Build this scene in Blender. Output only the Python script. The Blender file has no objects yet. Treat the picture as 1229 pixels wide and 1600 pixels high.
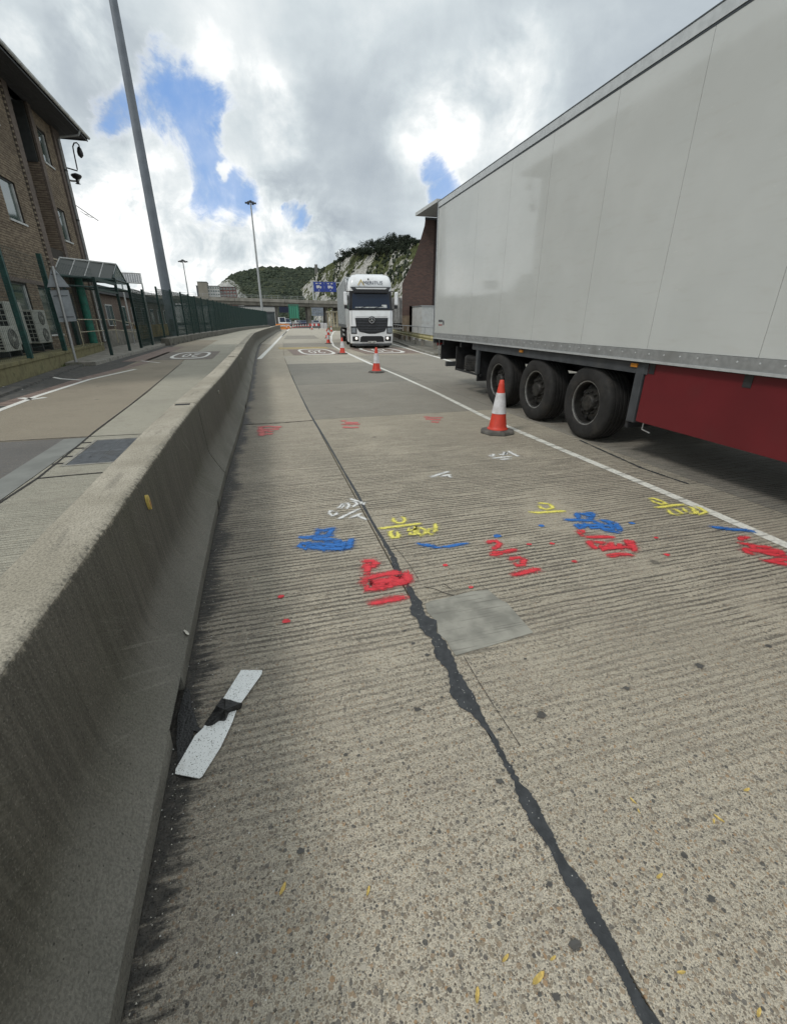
import bpy, bmesh, math, random
from math import *
from mathutils import Vector, Matrix, noise as mnoise
random.seed(7)
scene = bpy.context.scene
col = scene.collection
# ------------------------------------------------------------------ camera
CW, CH, CF = 1229, 1600, 690.0
PIT = atan(300/690); YAW = atan(217.5/hypot(690, 300)); CAMH = 1.53
Fv = Vector((sin(YAW)*cos(PIT), cos(YAW)*cos(PIT), -sin(PIT)))
Rv = Vector((cos(YAW), -sin(YAW), 0)); Uv = Rv.cross(Fv)
cd = bpy.data.cameras.new('camera'); cam = bpy.data.objects.new('camera', cd); col.objects.link(cam)
cd.sensor_fit = 'VERTICAL'; cd.sensor_height = 24; cd.sensor_width = 24; cd.lens = 24*CF/CH
cd.clip_start = .05; cd.clip_end = 6000
cam.matrix_world = Matrix.Translation((0, 0, CAMH)) @ Matrix((Rv, Uv, -Fv)).transposed().to_4x4()
scene.camera = cam
def ray(u, v): return Fv + Rv*((u-614.5)/CF) + Uv*((800-v)/CF)
def G(u, v, z=0.):
    d = ray(u, v); t = (z-CAMH)/d.z; return Vector((d.x*t, d.y*t, z))
def AX(u, v, X):
    d = ray(u, v); t = X/d.x; return Vector((X, d.y*t, CAMH+d.z*t))
def AY(u, v, Y):
    d = ray(u, v); t = Y/d.y; return Vector((d.x*t, Y, CAMH+d.z*t))
# ------------------------------------------------------------------ sun, sky, exposure
SUN_EL, SUN_AZ = 48.0, -112.0        # azimuth measured from +Y towards +X
sl = bpy.data.lights.new('sun', 'SUN'); sl.energy = 1.15; sl.angle = radians(11); sl.color = (1, .96, .9)
so = bpy.data.objects.new('sun', sl); col.objects.link(so)
sd = Vector((sin(radians(SUN_AZ))*cos(radians(SUN_EL)), cos(radians(SUN_AZ))*cos(radians(SUN_EL)), sin(radians(SUN_EL))))
so.rotation_euler = sd.to_track_quat('Z', 'Y').to_euler(); so.location = (0, 0, 60)
scene.view_settings.view_transform = 'Standard'; scene.view_settings.look = 'None'
scene.view_settings.exposure = .17; scene.view_settings.gamma = 1; scene.view_settings.use_curve_mapping = False
scene.cycles.max_bounces = 6; scene.cycles.diffuse_bounces = 3; scene.cycles.glossy_bounces = 3
scene.cycles.transparent_max_bounces = 12; scene.cycles.caustics_reflective = False; scene.cycles.caustics_refractive = False

class NT:
    """small shader-graph writer"""
    def __init__(s, nt): s.nt = nt; s.n = nt.nodes; s.l = nt.links
    def node(s, t, **kw):
        n = s.n.new(t)
        for k, v in kw.items(): setattr(n, k, v)
        return n
    def put(s, sock, v):
        if isinstance(v, bpy.types.NodeSocket): s.l.new(v, sock)
        elif v is not None:
            if isinstance(v, (tuple, list)) and sock.type == 'RGBA' and len(v) == 3: v = (*v, 1)
            sock.default_value = v
    def m(s, op, a, b=0., c=None, clamp=False):
        n = s.node('ShaderNodeMath', operation=op); n.use_clamp = clamp
        s.put(n.inputs[0], a); s.put(n.inputs[1], b)
        if c is not None: s.put(n.inputs[2], c)
        return n.outputs[0]
    def v(s, op, a, b=None, sc=None):
        n = s.node('ShaderNodeVectorMath', operation=op); s.put(n.inputs[0], a)
        if b is not None: s.put(n.inputs[1], b)
        if sc is not None: s.put(n.inputs['Scale'], sc)
        return n.outputs['Value'] if op in ('DOT_PRODUCT', 'LENGTH', 'DISTANCE') else n.outputs[0]
    def mul(s, a, vec): return s.v('MULTIPLY', a, vec)
    def noise(s, vec, scale=1., detail=3., rough=.55, dist=0., colr=False):
        n = s.node('ShaderNodeTexNoise'); s.put(n.inputs['Vector'], vec)
        n.inputs['Scale'].default_value = scale; n.inputs['Detail'].default_value = detail
        n.inputs['Roughness'].default_value = rough; n.inputs['Distortion'].default_value = dist
        return n.outputs['Color' if colr else 'Fac']
    def vor(s, vec, scale, feature='F1', rnd=1.):
        n = s.node('ShaderNodeTexVoronoi', feature=feature); s.put(n.inputs['Vector'], vec)
        n.inputs['Scale'].default_value = scale; n.inputs['Randomness'].default_value = rnd
        return n
    def ss(s, x, a, b):     # smoothstep a..b -> 0..1
        n = s.node('ShaderNodeMapRange', interpolation_type='SMOOTHSTEP'); s.put(n.inputs[0], x)
        s.put(n.inputs[1], a); s.put(n.inputs[2], b); return n.outputs[0]
    def mix(s, f, a, b, bt='MIX'):
        n = s.node('ShaderNodeMix', data_type='RGBA', blend_type=bt); n.clamp_factor = True
        s.put(n.inputs[0], f); s.put(n.inputs[6], a); s.put(n.inputs[7], b); return n.outputs[2]
    def ramp(s, f, stops, interp='LINEAR'):
        n = s.node('ShaderNodeValToRGB'); s.put(n.inputs[0], f); r = n.color_ramp; r.interpolation = interp
        while len(r.elements) < len(stops): r.elements.new(.5)
        for e, (p, c) in zip(r.elements, stops): e.position = p; e.color = (*c, 1)
        return n.outputs[0]
    def sep(s, vec):
        n = s.node('ShaderNodeSeparateXYZ'); s.put(n.inputs[0], vec); return n.outputs
    def comb(s, x, y, z):
        n = s.node('ShaderNodeCombineXYZ'); s.put(n.inputs[0], x); s.put(n.inputs[1], y); s.put(n.inputs[2], z); return n.outputs[0]
    def bump(s, h, st=.3, d=.01):
        n = s.node('ShaderNodeBump'); s.put(n.inputs['Height'], h); s.put(n.inputs['Strength'], st); n.inputs['Distance'].default_value = d
        return n.outputs[0]

# ---- sky: daylight sky seen through broken cloud
world = bpy.data.worlds.new('World'); scene.world = world; world.use_nodes = True
world.cycles.sampling_method = 'MANUAL'; world.cycles.sample_map_resolution = 512
w = NT(world.node_tree); w.n.clear()
sky = w.node('ShaderNodeTexSky', sky_type='NISHITA'); sky.sun_disc = False
sky.sun_elevation = radians(SUN_EL); sky.sun_rotation = radians(SUN_AZ)
D = w.v('NORMALIZE', w.node('ShaderNodeTexCoord').outputs['Generated'])
dx, dy, dz = w.sep(D)
zz = w.m('ADD', w.m('MAXIMUM', dz, 0.), .16)
P = w.comb(w.m('DIVIDE', dx, zz), w.m('DIVIDE', dy, zz), 0.)            # cloud deck seen in perspective
wobc = w.noise(D, 5., 6., .62, colr=True)
wob = w.v('SCALE', w.v('SUBTRACT', wobc, (.5, .5, .5)), sc=.15)
Dw = w.v('NORMALIZE', w.v('ADD', D, wob))
def spot(u, v, r, soft=.6):      # clouds or gaps at a compass direction and height in the sky
    d = ray(u, v).normalized()
    a = w.v('DISTANCE', Dw, tuple(d))
    return w.m('SUBTRACT', 1., w.ss(a, r*(1-soft), r*(1+soft)))
def umax(*a):
    r = a[0]
    for x in a[1:]: r = w.m('MAXIMUM', r, x)
    return r
n1 = w.noise(P, 1.5, 8., .58, .3); n2 = w.noise(P, 1.6, 7., .55); n3 = w.noise(D, 7., 8., .58, .3)
gap = umax(spot(275, 155, .06), spot(310, 215, .075), spot(220, 190, .055), spot(335, 285, .055), spot(385, 325, .035), spot(684, 296, .032, .7), spot(480, 345, .022), spot(468, 335, .018), w.m('MULTIPLY', w.ss(n1, .66, .76), w.ss(w.v('DISTANCE', D, tuple(Fv)), .95, 1.1)))
gap = w.m('SUBTRACT', gap, umax(spot(238, 262, .045, .5), spot(365, 215, .035, .5), spot(345, 262, .012, .9)), clamp=True); nd = w.noise(D, 8., 11., .68, .5); gap = w.m('MULTIPLY', w.ss(w.m('ADD', gap, w.m('MULTIPLY', w.m('SUBTRACT', nd, .51), 3.0)), .0, 1.3), w.ss(gap, .02, .3))
dark = umax(spot(135, 110, .10, .8), spot(520, 200, .085, .8), spot(560, 290, .12, .9), spot(540, 340, .09, .8), spot(40, 180, .1, .9), spot(470, 280, .05), spot(900, 20, .13, .9), spot(1050, -60, .25, .9))
bright = umax(spot(130, 25, .06), spot(200, 90, .035), spot(275, 130, .045), spot(330, 120, .05), spot(430, 175, .055), spot(700, 205, .075), spot(790, 140, .07), spot(650, 240, .05), spot(160, 340, .06), spot(25, 80, .03), spot(240, 220, .03))
lowb = umax(spot(200, 400, .16, .8), spot(330, 385, .11, .7), spot(440, 380, .11, .7), spot(500, 372, .07)); nc = w.noise(D, 15., 9., .62, .5)
body = w.m('ADD', w.m('MULTIPLY', n2, .55), w.m('MULTIPLY', n3, .45))
shade = w.m('ADD', w.m('MULTIPLY', w.m('SUBTRACT', body, .5), 1.6), .66)
shade = w.m('SUBTRACT', shade, w.m('MULTIPLY', dark, .42))
shade = w.m('ADD', shade, w.m('MULTIPLY', w.m('MULTIPLY', bright, .46), w.ss(n3, .30, .62)), clamp=False)
shade = w.m('ADD', shade, w.m('MULTIPLY', lowb, w.m('ADD', w.m('MULTIPLY', w.m('SUBTRACT', nc, .47), 2.1), .10)))
cloud = w.ramp(shade, [(0., (.36, .41, .46)), (.30, (.47, .525, .565)), (.52, (.585, .645, .675)), (.8, (.77, .81, .82)), (1., (1.0, 1.01, 1.0))])
blue = w.mix(.6, w.v('SCALE', sky.outputs[0], sc=.11), (.18, .38, .82))
rim = w.m('MULTIPLY', w.ss(gap, .02, .3), w.m('SUBTRACT', 1., w.ss(gap, .3, .75)))
cl = w.mix(w.m('MULTIPLY', rim, .25), cloud, (1., 1., 1.))
skyc = w.mix(w.m('MULTIPLY', w.ss(gap, .05, 1.0), w.m('MULTIPLY_ADD', w.ss(n3, .3, .7), -.30, .98)), cl, blue)
skyc = w.mix(w.ss(dz, -.02, .03), (.25, .25, .24), skyc)
bg = w.node('ShaderNodeBackground'); bg.inputs['Strength'].default_value = .1
w.put(bg.inputs['Color'], w.v('SCALE', skyc, sc=10.))
wo = w.node('ShaderNodeOutputWorld'); w.l.new(bg.outputs[0], wo.inputs[0])

# ------------------------------------------------------------------ materials
def newmat(name):
    m = bpy.data.materials.new(name); m.use_nodes = True; t = NT(m.node_tree); t.n.clear()
    b = t.node('ShaderNodeBsdfPrincipled'); o = t.node('ShaderNodeOutputMaterial'); t.l.new(b.outputs[0], o.inputs[0])
    t.b = b; t.o = o; t.pos = t.node('ShaderNodeNewGeometry').outputs['Position']
    t.obj = t.node('ShaderNodeTexCoord').outputs['Object']; t.mat = m
    return t
def simple(name, c, rough=.6, metal=0., var=.15, sc=6., bump=0., coat=0., spec=.5, dirt=None, dsc=2.5, bsc=60.):
    t = newmat(name)
    n = t.noise(t.obj, sc, 4.)
    lo = tuple(x*(1-var) for x in c); hi = tuple(min(1, x*(1+var)) for x in c)
    cc = t.mix(t.ss(n, .3, .7), lo, hi)
    if dirt: cc = t.mix(t.m('MULTIPLY', t.ss(t.noise(t.obj, dsc, 6., .65), .48, .72), dirt[1]), cc, dirt[0])
    t.put(t.b.inputs['Base Color'], cc); t.put(t.b.inputs['Roughness'], rough); t.put(t.b.inputs['Metallic'], metal)
    t.b.inputs['Specular IOR Level'].default_value = spec
    if coat: t.b.inputs['Coat Weight'].default_value = coat
    if bump: t.put(t.b.inputs['Normal'], t.bump(t.noise(t.obj, bsc, 3.), bump, .01))
    return t.mat

BAR = [(-3, -.49), (3.5, -.487), (4.7, -.468), (7.4, -.365), (8.7, -.335), (10.85, -.29), (14, -.235), (17, -.21), (23.1, -.10), (26.5, -.02), (29.3, .05), (31.2, .10), (35.5, .38), (41.5, .80), (47.5, 1.28), (53.6, 1.80), (59.6, 2.28), (67, 2.85), (74, 3.55), (80, 4.3)]
def bfoot(y):
    if y <= BAR[0][0]: return BAR[0][1]
    for (a, fa), (b, fb) in zip(BAR, BAR[1:]):
        if y <= b: return fa+(fb-fa)*(y-a)/(b-a)
    return BAR[-1][1]+(y-80)*.13
def cv(y): return .00080*max(0, y-4)**2

def road_mat(name, base, agg=1., groove=1., grime=False, tint=1., fine=False):
    t = newmat(name); p = t.pos; x, y, z = t.sep(p)
    big = t.noise(p, .55, 5., .6); mid = t.noise(p, 3.2, 5., .6)
    # embedded gravel: two sizes of pebble in pale cement
    def peb(scale, off):
        v = t.vor(t.v('ADD', t.v('ADD', p, off), t.v('SCALE', t.noise(p, 60., 2., colr=True), sc=.006)), scale)
        cr, cg, cb = t.sep(v.outputs['Color'])
        c = t.ramp(cr, [(0., (.075, .075, .072)), (.06, (.14, .13, .115)), (.22, (.21, .175, .135)), (.38, (.27, .225, .165)), (.56, (.33, .25, .17)), (.68, (.31, .28, .23)), (.82, (.44, .40, .33)), (.94, (.38, .25, .14)), (1., (.14, .14, .145))], 'CONSTANT')
        size = t.m('MULTIPLY_ADD', cg, .26, .34)
        return c, t.m('SUBTRACT', 1., t.ss(v.outputs['Distance'], t.m('SUBTRACT', size, .12), size)), cb
    c1, m1, k1 = peb(118., (0, 0, 0)); c2, m2, k2 = peb(215., (3.1, 1.7, .3)); c3, m3, k3 = peb(72., (7.7, 4.1, .9))
    cem = t.mix(t.ss(t.noise(p, 260., 2.), .3, .7), tuple(b*.74 for b in base), tuple(min(1, b*1.30) for b in base))
    worn = t.ss(t.m('ADD', t.m('MULTIPLY', t.m('ADD', y, t.m('MULTIPLY', x, .16)), -.62), t.m('MULTIPLY', big, 2.2)), -.40, .72)      # surface worn to the gravel by traffic
    aggw = t.m('MULTIPLY', t.m('MULTIPLY_ADD', worn, .42, .52), agg)
    cc = t.mix(t.m('MULTIPLY', m2, t.m('MULTIPLY', aggw, .85)), cem, c2)
    cc = t.mix(t.m('MULTIPLY', t.m('MULTIPLY', m1, t.ss(k1, .25, .4)), aggw), cc, c1)
    cc = t.mix(t.m('MULTIPLY', t.m('MULTIPLY', m3, t.ss(k3, .72, .76)), t.m('MULTIPLY', aggw, .95)), cc, c3)
    # brushed grooves run across the lane
    yy = t.m('ADD', y, t.m('MULTIPLY', t.m('SUBTRACT', t.noise(t.mul(p, (1.1, .6, 1)), 1.6, 2.), .5), .035))
    gv = t.comb(t.m('MULTIPLY', x, 1.5), t.m('MULTIPLY', yy, 27.), 0.)
    g1 = t.noise(gv, 1., 2., .5); g2 = t.noise(t.comb(t.m('MULTIPLY', x, 2.6), t.m('MULTIPLY', yy, 62.), 2.), 1., 2.)
    gm = t.ss(t.noise(t.mul(p, (.8, .9, 1)), 1.3, 5., .62), .28, .50)
    gm = t.m('MULTIPLY', gm, t.m('MULTIPLY', t.m('SUBTRACT', 1., t.m('MULTIPLY', worn, .9)), t.m('SUBTRACT', 1., t.m('MULTIPLY', t.ss(y, 3.0, 8.), .62))))
    ph = t.m('ADD', t.m('MULTIPLY', yy, 152.), t.m('MULTIPLY', t.noise(t.mul(p, (.35, 4.5, 1)), 1., 3.), 8.))
    wv = t.m('ADD', t.m('MULTIPLY', t.m('SINE', ph), .5), .5)
    jag = t.m('ADD', t.m('MULTIPLY', t.m('SUBTRACT', t.noise(t.mul(p, (.5, 1, 1)), 95., 2.), .5), 1.3), t.m('MULTIPLY', t.m('SUBTRACT', g1, .5), 1.9))
    gr = t.m('SUBTRACT', 1., t.ss(t.m('ADD', wv, jag), .10, .34))
    gr = t.m('MAXIMUM', gr, t.m('MULTIPLY', t.m('SUBTRACT', 1., t.ss(g2, .38, .47)), .55))
    gr = t.m('MULTIPLY', t.m('MULTIPLY', gr, gm), t.ss(t.noise(p, 55., 2.), .30, .48))
    gr = t.m('MULTIPLY', gr, groove)
    cc = t.mix(t.m('MULTIPLY', gr, .80), cc, (.050, .046, .040))
    pits = t.m('SUBTRACT', 1., t.ss(t.noise(p, 85., 3., .65), .30, .38))
    cc = t.mix(t.m('MULTIPLY', pits, .8), cc, (.035, .033, .03))
    # broad wear, rubber and oil staining
    cc = t.mix(t.m('MULTIPLY', t.ss(big, .42, .7), .30), cc, tuple(b*.52 for b in base))
    cc = t.mix(t.m('MULTIPLY', t.ss(mid, .52, .75), .25), cc, (.16, .13, .11))
    oil = t.vor(t.v('ADD', p, t.v('SCALE', t.noise(p, 9., 4., colr=True), sc=.10)), 1.9)
    oc = t.sep(oil.outputs['Color'])[0]
    cc = t.mix(t.m('MULTIPLY', t.m('MULTIPLY', t.m('SUBTRACT', 1., t.ss(oil.outputs['Distance'], .03, .09)), t.ss(oc, .45, .5)), .62), cc, (.06, .058, .052))
    rough = .88
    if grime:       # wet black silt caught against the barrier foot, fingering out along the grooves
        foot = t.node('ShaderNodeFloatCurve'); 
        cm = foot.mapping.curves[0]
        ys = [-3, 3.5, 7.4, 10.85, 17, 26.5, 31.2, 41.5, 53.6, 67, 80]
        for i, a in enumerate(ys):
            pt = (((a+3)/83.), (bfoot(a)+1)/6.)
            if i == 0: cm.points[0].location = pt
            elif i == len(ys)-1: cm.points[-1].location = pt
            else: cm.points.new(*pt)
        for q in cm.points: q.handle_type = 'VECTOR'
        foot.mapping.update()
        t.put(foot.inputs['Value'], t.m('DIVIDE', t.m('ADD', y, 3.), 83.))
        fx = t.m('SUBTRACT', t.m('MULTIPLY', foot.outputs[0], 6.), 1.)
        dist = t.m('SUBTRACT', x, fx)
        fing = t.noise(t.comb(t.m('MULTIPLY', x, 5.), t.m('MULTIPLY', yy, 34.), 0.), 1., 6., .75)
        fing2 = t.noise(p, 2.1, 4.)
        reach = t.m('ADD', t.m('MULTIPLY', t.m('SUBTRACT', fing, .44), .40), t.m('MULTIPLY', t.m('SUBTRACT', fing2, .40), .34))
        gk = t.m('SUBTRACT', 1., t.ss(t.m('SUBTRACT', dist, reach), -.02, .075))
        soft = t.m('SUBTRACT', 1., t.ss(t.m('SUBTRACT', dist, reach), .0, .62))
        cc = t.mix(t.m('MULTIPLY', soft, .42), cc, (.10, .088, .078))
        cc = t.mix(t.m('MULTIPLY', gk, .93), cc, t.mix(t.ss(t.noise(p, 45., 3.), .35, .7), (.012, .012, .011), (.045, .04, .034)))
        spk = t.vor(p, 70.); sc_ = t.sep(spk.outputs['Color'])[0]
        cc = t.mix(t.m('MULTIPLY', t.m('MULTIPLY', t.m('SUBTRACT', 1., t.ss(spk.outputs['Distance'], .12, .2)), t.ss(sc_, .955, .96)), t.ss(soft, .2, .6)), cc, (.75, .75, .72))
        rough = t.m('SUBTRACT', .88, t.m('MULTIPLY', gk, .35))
    if tint != 1.: cc = t.mix(1., cc, (tint, tint, tint), 'MULTIPLY')
    t.put(t.b.inputs['Base Color'], cc); t.put(t.b.inputs['Roughness'], rough)
    h = t.m('SUBTRACT', t.m('ADD', t.m('MULTIPLY', m1, .35), t.m('MULTIPLY', m3, .3)), t.m('ADD', t.m('MULTIPLY', gr, 1.4), t.m('MULTIPLY', pits, .9)))
    t.put(t.b.inputs['Normal'], t.bump(h, .8, .006))
    return t.mat

M = {}
M['slab_main'] = road_mat('exposed_gravel_concrete', (.485, .437, .348), 1.0, 1., True)
M['slab_mid'] = road_mat('concrete_brown', (.465, .418, .33), 1.0, 1.)
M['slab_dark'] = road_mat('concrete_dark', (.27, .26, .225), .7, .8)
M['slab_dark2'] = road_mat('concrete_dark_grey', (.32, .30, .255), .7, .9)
M['slab_light'] = road_mat('concrete_pale', (.47, .435, .36), .6, .5)
M['slab_left'] = road_mat('concrete_left_grey', (.42, .40, .325), .7, .6)
M['tarmac_brown'] = road_mat('brown_surfacing', (.31, .27, .205), .9, .3)
M['tarmac_grey'] = road_mat('worn_asphalt', (.15, .148, .145), .8, .7)
M['joint'] = simple('joint_filler', (.03, .028, .026), .9)
M['asphalt_dark'] = simple('old_tarmac', (.075, .073, .068), .92, var=.3, sc=9, bump=.5, dirt=((.14, .125, .10), .6))
M['patch'] = None

def sealant_mat():
    t = newmat('bitumen_sealant')
    v = t.vor(t.pos, 85.); c = t.sep(v.outputs['Color'])[0]
    fl = t.m('MULTIPLY', t.m('SUBTRACT', 1., t.ss(v.outputs['Distance'], .10, .22)), t.ss(c, .70, .72))
    cc = t.mix(t.ss(t.noise(t.pos, 30., 4.), .3, .7), (.026, .029, .032), (.048, .052, .056))
    cc = t.mix(fl, cc, (.5, .5, .47))
    t.put(t.b.inputs['Base Color'], cc); t.b.inputs['Roughness'].default_value = .62
    t.put(t.b.inputs['Normal'], t.bump(t.noise(t.pos, 160., 3.), .5, .003))
    return t.mat
M['sealant'] = sealant_mat()
def patch_mat():
    t = newmat('smooth_repair_mortar'); p = t.pos; x, y, z = t.sep(p)
    g = t.noise(t.comb(t.m('MULTIPLY', x, 3.), t.m('MULTIPLY', y, 85.), 0.), 1., 3.)
    cc = t.mix(t.ss(t.noise(p, 6., 5.), .35, .65), (.22, .215, .185), (.34, .33, .285))
    cc = t.mix(t.m('MULTIPLY', t.m('SUBTRACT', 1., t.ss(g, .33, .45)), .55), cc, (.12, .11, .095))
    t.put(t.b.inputs['Base Color'], cc); t.b.inputs['Roughness'].default_value = .8
    t.put(t.b.inputs['Normal'], t.bump(g, .4, .003)); return t.mat
M['patch'] = patch_mat()
def paint_mat(name, c, cover=.55, groovy=1., soft=.35, grain=1.7):
    """worn or sprayed paint: thin sheet, broken by the grooves and frayed at its edges"""
    t = newmat(name); p = t.pos; x, y, z = t.sep(p)
    e = t.node('ShaderNodeAttribute', attribute_name='edge').outputs['Fac']
    yy = t.m('ADD', y, t.m('MULTIPLY', t.m('SUBTRACT', t.noise(t.mul(p, (1.1, .6, 1)), 1.6, 2.), .5), .035))
    g1 = t.noise(t.comb(t.m('MULTIPLY', x, 1.5), t.m('MULTIPLY', yy, 27.), 0.), 1., 2., .5)
    g2 = t.noise(t.comb(t.m('MULTIPLY', x, 9.), t.m('MULTIPLY', yy, 60.), 2.), 1., 2.)
    gr = t.m('MULTIPLY', t.m('SUBTRACT', 1., t.ss(g1, .37, .45)), groovy)
    sp = t.noise(p, 150., 2., .6)
    a = t.m('ADD', t.m('MULTIPLY', e, 1.), t.m('MULTIPLY', t.m('SUBTRACT', sp, .5), grain))
    a = t.m('ADD', a, t.m('MULTIPLY', t.m('SUBTRACT', g2, .5), .9*groovy))
    a = t.ss(a, cover-soft, cover+soft*.5)
    a = t.m('MULTIPLY', a, t.m('SUBTRACT', 1., gr))
    cc = t.mix(t.ss(t.noise(p, 40., 3.), .3, .7), tuple(v*.82 for v in c), tuple(min(1, v*1.08) for v in c))
    t.put(t.b.inputs['Base Color'], cc); t.b.inputs['Roughness'].default_value = .7
    t.put(t.b.inputs['Alpha'], a); return t.mat
M['line'] = paint_mat('worn_white_line', (.74, .73, .66), .16, .45)
M['line_solid'] = paint_mat('white_thermoplastic', (.76, .75, .70), .12, .15)
M['sp_red'] = paint_mat('red_spray', (.70, .045, .06), .45, .5, .40, 2.6)
M['sp_blue'] = paint_mat('blue_spray', (.03, .17, .52), .45, .5, .40, 2.6)
M['sp_yellow'] = paint_mat('yellow_spray', (.85, .77, .16), .45, .5, .40, 2.6)
M['sp_white'] = paint_mat('white_spray', (.80, .80, .78), .45, .5, .40, 2.6)
for k_, c_ in (('red', (.62, .06, .08)), ('blue', (.04, .18, .50)), ('yellow', (.80, .74, .22)), ('white', (.76, .76, .74))): M['ov_'+k_] = paint_mat(k_+'_overspray', c_, 1.0, .4, .45, 3.4)
M['tarspot'] = paint_mat('tar_spot', (.085, .082, .076), .62, .2, .45, 2.2)
M['sp_faint'] = paint_mat('faded_red_spray', (.62, .16, .15), .78, .8)
M['red_surf'] = paint_mat('worn_red_surfacing', (.25, .185, .155), .70, .5)
M['yel_surf'] = paint_mat('yellow_stain', (.45, .35, .16), .8, .3)

def barrier_mat():
    t = newmat('barrier_weathered_concrete'); p = t.pos; x, y, z = t.sep(p)
    nz = t.sep(t.node('ShaderNodeNewGeometry').outputs['Normal'])
    side = t.vor(p, 1.)  # placeholder keeps graph simple
    wob = t.noise(p, 38., 5., .7); n = t.noise(p, 2.2, 6., .6); f = t.noise(p, 120., 3., .6)
    # height above the road: film of exhaust dirt from the toe up to the top arris
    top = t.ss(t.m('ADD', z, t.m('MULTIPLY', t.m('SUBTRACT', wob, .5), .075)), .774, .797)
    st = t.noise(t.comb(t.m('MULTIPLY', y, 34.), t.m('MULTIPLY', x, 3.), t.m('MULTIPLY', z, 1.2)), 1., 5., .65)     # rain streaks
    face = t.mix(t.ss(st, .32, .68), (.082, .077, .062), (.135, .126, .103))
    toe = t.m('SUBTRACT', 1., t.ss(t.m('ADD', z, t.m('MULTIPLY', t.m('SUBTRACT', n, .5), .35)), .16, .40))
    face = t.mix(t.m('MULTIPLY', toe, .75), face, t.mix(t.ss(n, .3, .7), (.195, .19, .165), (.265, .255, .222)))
    # scrapes left by vehicles, dragged along the run of the barrier
    sx = t.noise(t.comb(t.m('MULTIPLY', t.m('ADD', y, t.m('MULTIPLY', z, 1.4)), 34.), t.m('MULTIPLY', z, 2.6), 3.), 1., 4., .6)
    sm = t.ss(t.noise(p, 1.7, 4., .6), .50, .66)
    scr = t.m('MULTIPLY', t.ss(sx, .55, .68), sm)
    face = t.mix(t.m('MULTIPLY', scr, .38), face, (.33, .32, .28))
    face = t.mix(t.m('MULTIPLY', t.ss(t.noise(p, .9, 3.), .45, .7), .35), face, (.075, .078, .045))
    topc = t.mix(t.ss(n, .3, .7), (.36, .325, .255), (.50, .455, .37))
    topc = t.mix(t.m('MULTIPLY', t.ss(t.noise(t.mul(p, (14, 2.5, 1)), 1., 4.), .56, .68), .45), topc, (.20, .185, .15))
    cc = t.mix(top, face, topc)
    cc = t.mix(t.m('MULTIPLY', t.ss(f, .40, .62), .5), cc, t.mix(.62, cc, (.02, .02, .018)))
    bh = t.vor(p, 60.); cc = t.mix(t.m('MULTIPLY', t.m('SUBTRACT', 1., t.ss(bh.outputs['Distance'], .10, .2)), t.m('MULTIPLY', t.ss(t.sep(bh.outputs['Color'])[0], .72, .75), .8)), cc, (.03, .028, .024))
    cc = t.mix(t.m('MULTIPLY', t.ss(t.noise(p, 170., 2.), .58, .70), .28), cc, (.36, .34, .29))
    t.put(t.b.inputs['Base Color'], cc); t.b.inputs['Roughness'].default_value = .9
    t.put(t.b.inputs['Normal'], t.bump(t.m('ADD', f, t.m('MULTIPLY', wob, .6)), .9, .006)); return t.mat
M['barrier'] = barrier_mat()

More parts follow.
